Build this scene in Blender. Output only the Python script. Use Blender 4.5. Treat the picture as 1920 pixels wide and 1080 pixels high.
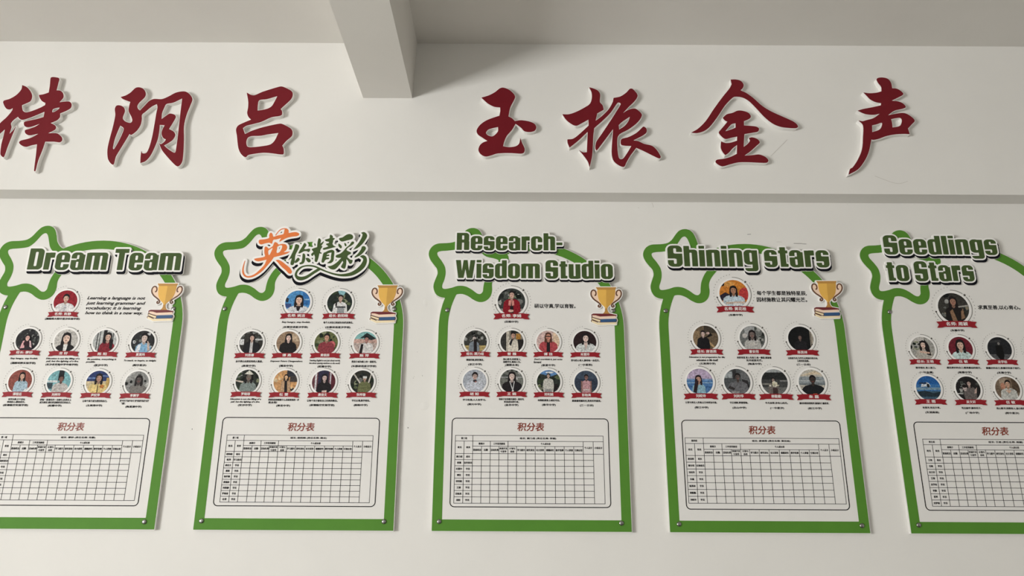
import bpy, math, random
import numpy as np
from mathutils import Vector, Matrix
from mathutils.geometry import tessellate_polygon

# ------------------------------------------------------------------ scene, camera, light, exposure
for o in list(bpy.data.objects):
    bpy.data.objects.remove(o, do_unlink=True)
SC = bpy.context.scene
COL = SC.collection
SC.view_settings.view_transform = 'Standard'
SC.view_settings.look = 'None'
SC.view_settings.gamma = 1.0
SC.view_settings.use_curve_mapping = False
SC.view_settings.exposure = 0.15

FPX = 1429.0                              # focal length in pixels of the 1920 px wide frame
CAM = np.array([0.0, -2.4, 1.6])
_p, _r = math.radians(17.0), math.radians(0.3)
_F = np.array([0, math.cos(_p), math.sin(_p)])
_R0 = np.array([1.0, 0, 0]); _U0 = np.cross(_R0, _F)
_R = math.cos(_r) * _R0 + math.sin(_r) * _U0
_U = -math.sin(_r) * _R0 + math.cos(_r) * _U0
cd = bpy.data.cameras.new('camera'); cd.sensor_width = 36.0; cd.lens = FPX * 36.0 / 1920.0
cam = bpy.data.objects.new('camera', cd); COL.objects.link(cam)
cam.matrix_world = Matrix(((_R[0], _U[0], -_F[0], CAM[0]), (_R[1], _U[1], -_F[1], CAM[1]),
                           (_R[2], _U[2], -_F[2], CAM[2]), (0, 0, 0, 1)))
SC.camera = cam

world = bpy.data.worlds.new('sky'); SC.world = world; world.use_nodes = True
bg = world.node_tree.nodes['Background']
bg.inputs['Color'].default_value = (0.80, 0.90, 1.0, 1); bg.inputs['Strength'].default_value = 1.0

def area(name, loc, direction, sx, sy, power, color):
    l = bpy.data.lights.new(name, 'AREA'); l.shape = 'RECTANGLE'; l.size = sx; l.size_y = sy
    l.energy = power; l.color = color
    o = bpy.data.objects.new(name, l); COL.objects.link(o); o.location = loc
    o.rotation_euler = Vector(direction).to_track_quat('-Z', 'Y').to_euler()
    return o
WX = -4.2                                  # plane of the window wall
WIN = (-5.7, -2.9, 0.95, 2.10)             # window opening: y0, y1, z0, z1
FILL_WINB = (-3.4, 0.6, 0.9, 2.3)              # added fill-light opening behind the camera: x0, x1, z0, z1
area('window_left_offscreen', (WX - 0.16, (WIN[0] + WIN[1]) / 2, (WIN[2] + WIN[3]) / 2), (1, 0, 0.0),
     WIN[1] - WIN[0], WIN[3] - WIN[2], 358, (1.0, 0.992, 0.972))

# ------------------------------------------------------------------ helpers
def at(px, py, Y):
    """point of the plane y = Y seen at a pixel of the photograph -> (x, z)"""
    d = _F + _R * (px - 960.0) / FPX - _U * (py - 540.0) / FPX
    t = (Y - CAM[1]) / d[1]
    p = CAM + t * d
    return (float(p[0]), float(p[2]))

def lin(c):
    return tuple(((v / 255.0) / 12.92 if v <= 10.3 else ((v / 255.0 + 0.055) / 1.055) ** 2.4) for v in c)

MATS = {}
def paint(name, rgb, rough=0.5, metal=0.0, var=0.04, scale=30.0, bump=0.0, spec=0.5):
    if name in MATS: return MATS[name]
    m = bpy.data.materials.new(name); m.use_nodes = True; nt = m.node_tree
    b = nt.nodes['Principled BSDF']
    b.inputs['Roughness'].default_value = rough; b.inputs['Metallic'].default_value = metal
    b.inputs['Specular IOR Level'].default_value = spec
    tc = nt.nodes.new('ShaderNodeTexCoord'); nz = nt.nodes.new('ShaderNodeTexNoise')
    nz.inputs['Scale'].default_value = scale; nz.inputs['Detail'].default_value = 5
    nt.links.new(tc.outputs['Object'], nz.inputs['Vector'])
    rp = nt.nodes.new('ShaderNodeValToRGB'); l = lin(rgb)
    rp.color_ramp.elements[0].position = 0.3; rp.color_ramp.elements[1].position = 0.7
    rp.color_ramp.elements[0].color = (*[v * (1 - var) for v in l], 1)
    rp.color_ramp.elements[1].color = (*[min(1, v * (1 + var)) for v in l], 1)
    nt.links.new(nz.outputs['Fac'], rp.inputs['Fac']); nt.links.new(rp.outputs['Color'], b.inputs['Base Color'])
    if bump:
        bp = nt.nodes.new('ShaderNodeBump'); bp.inputs['Strength'].default_value = bump; bp.inputs['Distance'].default_value = 0.004
        nt.links.new(nz.outputs['Fac'], bp.inputs['Height']); nt.links.new(bp.outputs['Normal'], b.inputs['Normal'])
    MATS[name] = m
    return m

def photo_material():
    if 'photo_print' in MATS: return MATS['photo_print']
    m = bpy.data.materials.new('photo_print'); m.use_nodes = True; nt = m.node_tree
    b = nt.nodes['Principled BSDF']; b.inputs['Roughness'].default_value = 0.65; b.inputs['Specular IOR Level'].default_value = 0.2
    a = nt.nodes.new('ShaderNodeAttribute'); a.attribute_name = 'print'
    nz = nt.nodes.new('ShaderNodeTexNoise'); nz.inputs['Scale'].default_value = 190; nz.inputs['Detail'].default_value = 6; nz.inputs['Roughness'].default_value = 0.65
    tc = nt.nodes.new('ShaderNodeTexCoord'); oi = nt.nodes.new('ShaderNodeObjectInfo'); ad = nt.nodes.new('ShaderNodeVectorMath'); ad.operation = 'ADD'
    nt.links.new(tc.outputs['Object'], ad.inputs[0]); nt.links.new(oi.outputs['Location'], ad.inputs[1]); nt.links.new(ad.outputs['Vector'], nz.inputs['Vector'])
    mr = nt.nodes.new('ShaderNodeMapRange'); mr.inputs['From Min'].default_value = 0.3; mr.inputs['From Max'].default_value = 0.7
    mr.inputs['To Min'].default_value = 0.38; mr.inputs['To Max'].default_value = 1.22
    nt.links.new(nz.outputs['Fac'], mr.inputs['Value'])
    mx = nt.nodes.new('ShaderNodeVectorMath'); mx.operation = 'MULTIPLY'
    nt.links.new(a.outputs['Color'], mx.inputs[0]); nt.links.new(mr.outputs['Result'], mx.inputs[1])
    nt.links.new(mx.outputs['Vector'], b.inputs['Base Color'])
    MATS['photo_print'] = m
    return m

def link(o, parent=None, label=None, cat=None, group=None, kind=None):
    COL.objects.link(o)
    if parent is not None: o.parent = parent
    if label: o['label'] = label
    if cat: o['category'] = cat
    if group: o['group'] = group
    if kind: o['kind'] = kind
    return o

def mesh_obj(name, verts, faces, mat, parent=None, origin=(0, 0, 0), **kw):
    me = bpy.data.meshes.new(name)
    me.from_pydata([(v[0] - origin[0], v[1] - origin[1], v[2] - origin[2]) for v in verts], [], faces)
    me.materials.append(mat); me.update()
    o = bpy.data.objects.new(name, me)
    return link(o, parent, **kw)

def box(V, Fc, x0, x1, y0, y1, z0, z1):
    n = len(V)
    V += [(x0, y0, z0), (x1, y0, z0), (x1, y1, z0), (x0, y1, z0), (x0, y0, z1), (x1, y0, z1), (x1, y1, z1), (x0, y1, z1)]
    Fc += [(n, n+3, n+2, n+1), (n+4, n+5, n+6, n+7), (n, n+1, n+5, n+4), (n+1, n+2, n+6, n+5), (n+2, n+3, n+7, n+6), (n+3, n, n+4, n+7)]

def area2(p):
    return 0.5 * sum(p[i][0] * p[(i+1) % len(p)][1] - p[(i+1) % len(p)][0] * p[i][1] for i in range(len(p)))

def inside(pt, p):
    x, z = pt; c = False; n = len(p)
    for i in range(n):
        x1, z1 = p[i]; x2, z2 = p[(i+1) % n]
        if (z1 > z) != (z2 > z) and x < (x2 - x1) * (z - z1) / (z2 - z1) + x1: c = not c
    return c

def tris_of(loops):
    """triangles (index into the flattened loops) of outer loops with their holes"""
    outs = [l for l in loops if area2(l) > 0]; holes = [l for l in loops if area2(l) <= 0]
    flat = []; tri = []
    for o in outs:
        hs = [h for h in holes if inside(h[0], o) and not any(q is not o and inside(q[0], o) and inside(h[0], q) for q in outs)]
        grp = [o] + hs; base = len(flat)
        pts = [p for l in grp for p in l]
        for t in tessellate_polygon([[Vector((p[0], p[1], 0)) for p in l] for l in grp]):
            a, b, c = t
            s = (pts[b][0]-pts[a][0])*(pts[c][1]-pts[a][1]) - (pts[c][0]-pts[a][0])*(pts[b][1]-pts[a][1])
            if abs(s) < 1e-14: continue
            tri.append((base+a, base+b, base+c) if s > 0 else (base+a, base+c, base+b))
        flat += pts
    return flat, tri, outs, holes

def orient(loops):
    """first loop outer (counter-clockwise), the rest holes"""
    r = []
    for i, l in enumerate(loops):
        a = area2(l)
        r.append(l if (a > 0) == (i == 0) else l[::-1])
    return r

def slab(loops, yf, yb):
    """solid with outline loops between planes y = yf (towards the viewer) and y = yb"""
    flat, tri, outs, holes = tris_of(loops)
    V = [(p[0], yf, p[1]) for p in flat]; n = len(V)
    V += [(p[0], yb, p[1]) for p in flat]
    Fc = list(tri) + [(a+n, c+n, b+n) for a, b, c in tri]
    m = len(V)
    for l in outs + holes:
        k = len(l); base = len(V)
        V += [(p[0], yf, p[1]) for p in l] + [(p[0], yb, p[1]) for p in l]
        for i in range(k):
            j = (i+1) % k
            Fc.append((base+i, base+k+i, base+k+j, base+j))
    return V, Fc

def sheet(loops, y):
    flat, tri, _, _ = tris_of(loops)
    return [(p[0], y, p[1]) for p in flat], tri

def smooth(pts, sub=4):
    """closed outline through points; an x ending in .5 marks a sharp corner"""
    P = []; C = []
    for x, y in pts:
        c = abs(x - math.floor(x) - 0.5) < 1e-6
        P.append((x - (0.5 if c else 0), y)); C.append(c)
    n = len(P); out = []
    for i in range(n):
        p0, p1, p2, p3 = P[i-1], P[i], P[(i+1) % n], P[(i+2) % n]
        d = (p2[0]-p1[0], p2[1]-p1[1])
        L = math.hypot(*d)
        def tan(a, b, c, q):
            if c: return d
            t = ((b[0]-a[0]) * 0.5, (b[1]-a[1]) * 0.5); m = math.hypot(*t)
            f = min(1.0, 1.0 * L / m) if m > 1e-9 else 0
            return (t[0]*f, t[1]*f)
        t1 = tan(p0, p2, C[i], i); t2 = tan(p1, p3, C[(i+1) % n], i)
        for k in range(sub):
            s = k / sub; s2 = s*s; s3 = s2*s
            h = (2*s3-3*s2+1, s3-2*s2+s, -2*s3+3*s2, s3-s2)
            out.append(tuple(h[0]*p1[q] + h[1]*t1[q] + h[2]*p2[q] + h[3]*t2[q] for q in (0, 1)))
    return out

def stroke(pts, w, sub=4, w1=None):
    """open smoothed line of width w as an outline"""
    n = len(pts); line = []
    for i in range(n-1):
        p0, p1, p2, p3 = pts[max(0, i-1)], pts[i], pts[i+1], pts[min(n-1, i+2)]
        for k in range(sub):
            s = k / sub; s2 = s*s; s3 = s2*s
            line.append(tuple(0.5*((2*p1[q]) + (-p0[q]+p2[q])*s + (2*p0[q]-5*p1[q]+4*p2[q]-p3[q])*s2 + (-p0[q]+3*p1[q]-3*p2[q]+p3[q])*s3) for q in (0, 1)))
    line.append(pts[-1]); L = []; R = []
    m = len(line)
    for i, p in enumerate(line):
        a, b = line[max(0, i-1)], line[min(m-1, i+1)]
        dx, dy = b[0]-a[0], b[1]-a[1]; q = math.hypot(dx, dy) or 1
        ww = w + ((w1 if w1 is not None else w) - w) * i / (m-1)
        nx, ny = -dy/q*ww/2, dx/q*ww/2
        L.append((p[0]+nx, p[1]+ny)); R.append((p[0]-nx, p[1]-ny))
    return L + R[::-1]

# ---- distance fields on a grid, and their outlines
class Grid:
    def __init__(s, x0, x1, z0, z1, h):
        s.x0, s.z0, s.h = x0, z0, h
        s.nx = int((x1-x0)/h) + 2; s.nz = int((z1-z0)/h) + 2
        s.X = x0 + h*np.arange(s.nx); s.Z = z0 + h*np.arange(s.nz)
        s.GX, s.GZ = np.meshgrid(s.X, s.Z)
    def sdf(s, shapes, reach):
        D = np.full((s.nz, s.nx), reach*1.001); IN = np.zeros((s.nz, s.nx), bool)
        for loops in shapes:
            par = np.zeros((s.nz, s.nx), bool)
            for l in loops:
                for i in range(len(l)):
                    x1, z1 = l[i]; x2, z2 = l[(i+1) % len(l)]
                    i0 = max(0, int((min(x1, x2)-reach-s.x0)/s.h)); i1 = min(s.nx, int((max(x1, x2)+reach-s.x0)/s.h)+2)
                    j0 = max(0, int((min(z1, z2)-reach-s.z0)/s.h)); j1 = min(s.nz, int((max(z1, z2)+reach-s.z0)/s.h)+2)
                    if i1 > i0 and j1 > j0:
                        gx = s.GX[j0:j1, i0:i1]; gz = s.GZ[j0:j1, i0:i1]
                        dx, dz = x2-x1, z2-z1; q = dx*dx+dz*dz or 1e-18
                        t = np.clip(((gx-x1)*dx+(gz-z1)*dz)/q, 0, 1)
                        D[j0:j1, i0:i1] = np.minimum(D[j0:j1, i0:i1], np.hypot(gx-x1-t*dx, gz-z1-t*dz))
                    if z1 != z2:
                        lo, hi = min(z1, z2), max(z1, z2)
                        js = np.where((s.Z > lo) & (s.Z <= hi))[0]
                        if len(js):
                            xc = x1 + (s.Z[js]-z1)/(z2-z1)*(x2-x1)
                            par[js] ^= (s.X[None, :] < xc[:, None])
            IN |= par
        return np.where(IN, -D, D)
    def outline(s, Fd, tol):
        Fd = Fd.copy(); Fd[np.abs(Fd) < 1e-9] = 1e-9
        Fd[0, :] = Fd[-1, :] = np.abs(Fd[0, :]) + 1e-6; Fd[:, 0] = Fd[:, -1] = 1e-3
        I = Fd < 0
        mix = (I[:-1, :-1].astype(int) + I[1:, :-1] + I[:-1, 1:] + I[1:, 1:])
        nxt = {}
        pos = {}
        def pt(key):
            k, i, j = key
            if key not in pos:
                if k == 'h': a, b = Fd[j, i], Fd[j, i+1]; t = a/(a-b); pos[key] = (s.X[i]+t*s.h, s.Z[j])
                else: a, b = Fd[j, i], Fd[j+1, i]; t = a/(a-b); pos[key] = (s.X[i], s.Z[j]+t*s.h)
        for j, i in zip(*np.where((mix > 0) & (mix < 4))):
            i = int(i); j = int(j)
            c = (I[j, i], I[j, i+1], I[j+1, i+1], I[j+1, i])
            e = (('h', i, j), ('v', i+1, j), ('h', i, j+1), ('v', i, j))
            ent = [k for k in range(4) if not c[k] and c[(k+1) % 4]]
            exi = [k for k in range(4) if c[k] and not c[(k+1) % 4]]
            for x in exi:
                en = min(ent, key=lambda k: (x-k) % 4)
                nxt[e[x]] = e[en]; pt(e[x]); pt(e[en])
        loops = []
        while nxt:
            k0 = next(iter(nxt)); k = k0; l = []
            while k in nxt:
                l.append(pos[k]); k = nxt.pop(k)
            if len(l) > 5:
                l = simplify(l, tol)
                if len(l) > 2 and abs(area2(l)) > 4*s.h*s.h: loops.append([(float(a), float(b)) for a, b in l])
        return loops

def simplify(l, tol):
    P = np.array(l); n = len(P)
    far = int(np.argmax(np.hypot(*(P-P[0]).T)))
    keep = {0, far}
    def rec(a, b):
        stack = [(a, b)]
        while stack:
            a, b = stack.pop()
            if b - a < 2: continue
            A = P[a]; Bp = P[b % n]; d = Bp-A; L = math.hypot(*d) or 1e-12
            seg = P[a+1:b]
            dist = np.abs((seg[:, 0]-A[0])*d[1]-(seg[:, 1]-A[1])*d[0])/L
            k = int(np.argmax(dist))
            if dist[k] > tol:
                keep.add(a+1+k); stack += [(a, a+1+k), (a+1+k, b)]
    rec(0, far); rec(far, n)
    return [l[i] for i in sorted(keep)]

# ---- writing: outlines of the built-in font
_tc = bpy.data.curves.new('writing', 'FONT'); _to = bpy.data.objects.new('writing', _tc); COL.objects.link(_to)
_tc.resolution_u = 2
_tcache = {}
def glyphs(body, bold=0.0, shear=0.0):
    k = (body, bold, shear)
    if k not in _tcache:
        _tc.body = body; _tc.offset = bold; _tc.shear = shear
        bpy.context.view_layer.update()
        me = bpy.data.meshes.new_from_object(_to.evaluated_get(bpy.context.evaluated_depsgraph_get()))
        v = np.array([(q.co.x, q.co.y) for q in me.vertices]) if len(me.vertices) else np.zeros((1, 2))
        f = [tuple(q.vertices) for q in me.polygons]
        bpy.data.meshes.remove(me)
        _tcache[k] = (v, f, v.min(0), v.max(0))
    return _tcache[k]

def writing(name, items, y, mat, parent, bold=0.012, **kw):
    """items: (text, centre x, centre z, width or None, height, shear); one flat print mesh"""
    V = []; Fc = []
    for it in items:
        body, cx, cz, w, h = it[:5]; sh = it[5] if len(it) > 5 else 0.0
        v, f, lo, hi = glyphs(body, 0.0, sh)
        sz = h / max(1e-6, hi[1]-lo[1]); sx = (w / max(1e-6, hi[0]-lo[0])) if w else sz
        for k, (ox, oz) in enumerate(((0, 0), (bold, bold*.4), (-bold, -bold*.4), (bold*.4, -bold*.7), (-bold*.4, bold*.7))):
            n = len(V)                     # heavy type: the outline struck five times, slightly shifted
            for q in v:
                V.append((cx + (q[0]+ox-(lo[0]+hi[0])/2)*sx, y - .00002*k, cz + (q[1]+oz-(lo[1]+hi[1])/2)*sz))
            Fc += [tuple(i+n for i in p) for p in f]
    return mesh_obj(name, V, Fc, mat, parent, **kw)

# ------------------------------------------------------------------ materials
M_WALL = paint('wall_paint', (229, 227, 222), 0.7, var=0.012, scale=6, bump=0.02, spec=0.3)
M_CEIL = paint('ceiling_paint', (226, 223, 217), 0.8, var=0.012, scale=6, bump=0.02, spec=0.2)
M_FLOOR = paint('floor_tile', (120, 116, 110), 0.35, var=0.05, scale=3)
M_FRAME = paint('window_frame_paint', (232, 232, 230), 0.4)
M_BOARD = paint('white_board', (229, 227, 223), 0.6, var=0.006, scale=20, spec=0.2)
M_GREEN = paint('green_print', (84, 136, 48), 0.6, var=0.03, scale=18, spec=0.2)
M_PVC = paint('white_foam_board', (247, 245, 241), 0.55, var=0.01)
M_RED = paint('crimson_acrylic', (112, 17, 29), 0.5, var=0.03, scale=12, spec=0.25)
M_OLIVE = paint('olive_print', (68, 88, 46), 0.45, spec=0.2, var=0.08, scale=60)
M_ORANGE = paint('orange_print', (226, 118, 50), 0.45, var=0.04, scale=60)
M_NAVY = paint('navy_black_print', (12, 13, 22), 0.7, spec=0.15)
M_WHITE = paint('white_print', (242, 240, 237), 0.6, var=0.004, spec=0.2)
M_BLACK = paint('black_print', (14, 13, 15), 0.7, spec=0.15)
M_RIB = paint('ribbon_red_print', (146, 30, 40), 0.5, spec=0.2, var=0.05)
M_DKRED = paint('dark_red_print', (108, 24, 30), 0.5)
M_TITLE = paint('rust_print', (134, 50, 30), 0.5, var=0.15, scale=90)
M_GOLD = paint('gold_print', (232, 182, 84), 0.45)
M_GOLDD = paint('dark_gold_print', (206, 158, 70), 0.45)
M_GOLDR = paint('gold_rim_print', (188, 138, 66), 0.45)
M_BROWN = paint('brown_print', (104, 66, 42), 0.5)
M_PEACH = paint('peach_print', (244, 214, 190), 0.5)
M_CREAM = paint('cream_print', (244, 226, 188), 0.5)
M_BLUE = paint('blue_print', (40, 82, 128), 0.5)
M_STEEL = paint('polished_steel', (150, 150, 146), 0.25, metal=1.0, var=0.02)
M_DARK = paint('dark_mark', (70, 64, 58), 0.8)
M_GREYM = paint('grey_scuff', (196, 192, 184), 0.8, var=0.05, scale=60)

# ------------------------------------------------------------------ the room
YU = -0.075                                # face of the upper wall, which overhangs the lower wall
ZL = 2.643; ZC = 3.213; XR = 4.6; YB = -7.5; T = 0.15
def struct(name, boxes, mat, **kw):
    V = []; Fc = []
    for b in boxes: box(V, Fc, *b)
    return mesh_obj(name, V, Fc, mat, kind='structure', **kw)
wall_front = struct('wall_front', [(WX, XR, 0, T, 0, ZL)], M_WALL)
wall_upper = struct('wall_upper', [(WX, XR, YU, T, ZL, ZC)], M_WALL)
struct('ceiling', [(WX - T, XR + T, YB - T, T, ZC, ZC + T)], M_CEIL)
struct('floor', [(WX - T, XR + T, YB - T, T, -T, 0)], M_FLOOR)
struct('wall_right', [(XR, XR + T, YB, T, 0, ZC)], M_WALL)
y0, y1, z0, z1 = WIN
struct('wall_left', [(WX - T, WX, YB, y0, 0, ZC), (WX - T, WX, y1, T, 0, ZC), (WX - T, WX, y0, y1, 0, z0), (WX - T, WX, y0, y1, z1, ZC)], M_WALL)
x0, x1, za, zb = FILL_WINB
struct('wall_back', [(WX - T, x0, YB - T, YB, 0, ZC), (x1, XR + T, YB - T, YB, 0, ZC), (x0, x1, YB - T, YB, 0, za), (x0, x1, YB - T, YB, zb, ZC)], M_WALL)
gm = bpy.data.materials.new('window_glass'); gm.use_nodes = True; nt = gm.node_tree
for n in list(nt.nodes): nt.nodes.remove(n)
no = nt.nodes.new('ShaderNodeOutputMaterial'); mx = nt.nodes.new('ShaderNodeMixShader'); tr = nt.nodes.new('ShaderNodeBsdfTransparent'); gl = nt.nodes.new('ShaderNodeBsdfGlossy')
gl.inputs['Roughness'].default_value = 0.05; mx.inputs['Fac'].default_value = 0.06
nt.links.new(tr.outputs[0], mx.inputs[1]); nt.links.new(gl.outputs[0], mx.inputs[2]); nt.links.new(mx.outputs[0], no.inputs['Surface'])
fw = 0.05
ym = (y0 + y1) / 2
w1 = struct('window_1', [(WX-.10, WX-.05, y0, y0+fw, z0, z1), (WX-.10, WX-.05, y1-fw, y1, z0, z1), (WX-.10, WX-.05, y0, y1, z0, z0+fw), (WX-.10, WX-.05, y0, y1, z1-fw, z1), (WX-.10, WX-.05, ym-.03, ym+.03, z0, z1)], M_FRAME)
for a, b in ((y0+fw, ym-.03), (ym+.03, y1-fw)):
    V = []; Fc = []; box(V, Fc, WX-.08, WX-.074, a, b, z0+fw, z1-fw); mesh_obj('pane', V, Fc, gm, w1)
xm = (x0 + x1) / 2
w2 = struct('added_fill_window', [(x0, x0+fw, YB-.1, YB-.05, za, zb), (x1-fw, x1, YB-.1, YB-.05, za, zb), (x0, x1, YB-.1, YB-.05, za, za+fw), (x0, x1, YB-.1, YB-.05, zb-fw, zb), (xm-.03, xm+.03, YB-.1, YB-.05, za, zb)], M_FRAME)  # added window behind the camera, lets in soft sky fill
for a, b in ((x0+fw, xm-.03), (xm+.03, x1-fw)):
    V = []; Fc = []; box(V, Fc, a, b, YB-.08, YB-.074, za+fw, zb-fw); mesh_obj('pane', V, Fc, gm, w2)
# concrete ceiling beam, slightly wider at the top
bl = at(681, 184, YU)[0]; br = at(773, 184, YU)[0]; bz = at(727, 184, YU)[1]
V = []
for y in (YB, YU):
    V += [(bl, y, bz), (br, y, bz), (br + .0085, y, ZC), (bl - .0085, y, ZC)]
beam = mesh_obj('ceiling_beam', V, [(0, 1, 2, 3), (4, 7, 6, 5), (0, 4, 5, 1), (1, 5, 6, 2), (2, 6, 7, 3), (3, 7, 4, 0)], M_CEIL, kind='structure')

# small scuffs and cracks of the painted wall
def mark(name, pts, w, Y, mat, parent):
    P = [at(a, b, Y) for a, b in pts]
    V, Fc = sheet([orient([stroke(P, w)])[0]], Y - 0.0006)
    mesh_obj(name, V, Fc, mat, parent)
for pts, w, mt in (([(1401, 439.6), (1408, 439.2)], .0012, M_DARK), ([(1456, 453.4), (1466, 454)], .0010, M_GREYM),
                   ([(1488, 456.4), (1504, 456.8)], .0012, M_DARK), ([(1504, 457.2), (1512, 457.6)], .0011, M_DARK),
                   ([(1217, 452.5), (1224, 453)], .0010, M_GREYM)):
    mark('crack', pts, w, 0.0, mt, wall_front)
for x, y, r in ((360.3, 804.6, .0018), (746, 801, .0024), (765, 802, .0016), (792, 704.5, .0012), (775, 709, .001), (776.5, 706, .0008), (783, 660, .0008), (964, 997, .0015)):
    mark('nail_hole', [(x - r*300, y), (x + r*300, y)], r*2, 0.0, M_BLACK if r > .0014 else M_DARK, wall_front)
for pts in ([(1222, 380), (1224, 384), (1225, 389)], [(1196, 389), (1200, 391)], [(1445, 293), (1462, 276), (1476, 262)], [(1640, 330), (1680, 344), (1702, 340)], [(1300, 366), (1308, 358), (1325, 354)]):
    up = pts[0][1] < 366
    mark('scratch', pts, .0012, YU if up else 0.0, M_GREYM, wall_upper if up else wall_front)
def blob(name, cx, cy, rx, ry, Y, parent, seed):
    rnd = random.Random(seed); V = []; c = at(cx, cy, Y); n = 14; k = .00165
    ring = [(c[0] + rx*k*math.cos(a)*(0.8+.4*rnd.random()), c[1] + ry*k*math.sin(a)*(0.8+.4*rnd.random())) for a in [2*math.pi*i/n for i in range(n)]]
    V = [(p[0], Y, p[1]) for p in ring] + [(c[0]+(p[0]-c[0])*.6, Y - .0007, c[1]+(p[1]-c[1])*.6) for p in ring] + [(c[0], Y - .001, c[1])]
    Fc = [(i, (i+1) % n, n+(i+1) % n, n+i) for i in range(n)] + [(n+i, n+(i+1) % n, 2*n) for i in range(n)]
    o = mesh_obj(name, V, Fc, M_WALL, parent)
    for p in o.data.polygons: p.use_smooth = True
blob('plaster_patch', 1206, 392, 12, 8, 0.0, wall_front, 3)
blob('plaster_patch', 795, 762, 9, 9, 0.0, wall_front, 5)
blob('plaster_patch', 797, 568, 6, 8, 0.0, wall_front, 8)
for x in (1589, 1714):
    blob('plaster_lump', x, 381.5, 1.6, 2.5, 0.0, wall_front, x)

# ------------------------------------------------------------------ red brush characters on the upper wall
CH = {}
CH['律'] = (0, 120, 4.91, [[(204.5,193),(250,215),(285,260),(295,300),(280,340),(240,362),(202.5,378),(203,405),(212,432),(240,445),(300,430),(370,402),(415.5,378),(418.5,358),(385,340),(365,310),(357.5,285),(400,278),(448.5,262),(458,200),(465,130),(480,120),(515,122),(545,133),(538,170),(520.5,242),(555,245),(580,270),(582,310),(545.5,352),(600,345),(640,346),(658,370),(650,405),(610,430),(552.5,455),(550,490),(520,520),(465.5,543),(500,560),(515,580),(505,605),(440.5,638),(490,635),(530,640),(565,670),(572,700),(550,720),(500,715),(415.5,715),(390,790),(350,890),(325,985),(312.5,985),(318,930),(330,840),(340.5,738),(290,748),(240,762),(200,750),(175,725),(190,705),(250,690),(300,672),(355.5,640),(310,650),(270,656),(235,640),(230,610),(265,598),(320,578),(370.5,548),(310,570),(260,582),(225,570),(222,535),(260,522),(330,508),(400.5,488),(410.5,438),(340,468),(260,500),(205,514),(175,500),(165.5,485),(130,510),(100,545),(105,580),(85.5,645),(120,610),(148.5,570),(110,660),(70,760),(38,850),(25,857),(3,830),(12,740),(30,670),(45.5,600),(0,640),(-30,665),(-48,650),(-40,610),(0,545),(60,490),(110,430),(117.5,405),(90,418),(60,412),(40,385),(28,350),(40,335),(90,320),(150,285),(195,235)],
  [(480,442),(488,415),(545,400),(540,415),(500,440)]])
CH['阴'] = (180, 140, 5.4, [[(248.5,226),(300,210),(350,180),(395,137),(430,127),(475,140),(502,180),(495,225),(440,280),(418,315),(425,345),(445.5,362),(490,315),(540,265),(590,245),(665,247),(730,222),(800,185),(860,170),(910,172),(955,205),(975,250),(955,310),(915,410),(890,520),(890,650),(885,780),(875,870),(855,910),(825,928),(790,905),(720,830),(665,760),(637.5,690),(657,703),(690,680),(708.5,655),(680,640),(663,600),(670,560),(695.5,512),(645.5,508),(640,570),(625,650),(595,730),(550,820),(500,875),(448.5,895),(450,840),(457.5,770),(470,795),(510,790),(540,730),(570,620),(595,480),(610,390),(622,330),(615.5,297),(560,325),(500,375),(465,405),(463,450),(450,510),(410,570),(355,610),(338.5,600),(290,680),(235,770),(200,830),(178,908),(150,900),(120,850),(115,760),(135,660),(170,530),(195,410),(190,350),(205,315),(240,310),(280,330),(292,370),(270,440),(300,475),(350,487),(367,460),(355,420),(330,370),(335,320),(347.5,275),(310,262),(270,245)],
  [(712,297),(780,283),(872.5,240),(850,420),(830,600),(812,740),(800,788),(770,780),(720,745),(688.5,716),(735,690),(780,655),(802,610),(785,575),(738.5,550),(775,490),(807,430),(795,405),(750,393),(720,408),(663.5,450),(668,390),(690,335)],
  [(245.5,515),(280,545),(260,610),(215,700),(180,755),(170,740),(190,650),(225,560)]])
CH['吕'] = (400, 140, 6.0, [[(375.5,200),(420,225),(465,230),(560,190),(740,135),(775,133),(830,155),(885,190),(892,235),(870,280),(800,345),(757.5,385),(772,410),(770,450),(740,465),(650,480),(540,530),(440,557),(370,575),(332.5,600),(355.5,668),(430,632),(560,590),(750,550),(800,565),(870,605),(890,640),(882,690),(820,745),(775.5,797),(790,830),(790,890),(760,897),(640,882),(560,878),(460,890),(390,905),(360,928),(310,890),(280,820),(265,690),(255,620),(275,575),(330,545),(425.5,505),(395,475),(380,430),(390,370),(392,300)],
  [(517,287),(600,275),(720.5,240),(690,300),(655,355),(600,385),(497.5,404),(500,340)],
  [(400,700),(440,690),(530,687),(620,670),(732.5,655),(690,740),(640,785),(540,805),(440,815),(383,808),(370,760),(380,720)]])
CH['玉'] = (860, 140, 6.0, [[(255.5,258),(340,232),(410,195),(460,155),(500,145),(560,165),(610,205),(635,245),(620,290),(580,370),(560.5,470),(600,490),(632.5,522),(700,512),(790,525),(850,550),(873,590),(855,630),(800,645),(740,635),(700,595),(640.5,552),(600,620),(540,690),(510,760),(500.5,805),(570,815),(640,805),(680,775),(693.5,710),(715,770),(742,830),(735,875),(700,888),(600,882),(500,882),(420,890),(360,910),(300,920),(250,895),(222,850),(235,800),(270,765),(325.5,745),(270,710),(215,670),(202,625),(240,565),(310,515),(400,480),(458.5,462),(468,410),(467.5,368),(400,360),(330,325),(290,290)],
  [(443.5,588),(440,640),(385,692),(330,682),(307,655),(330,620),(380,602)]])
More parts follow.
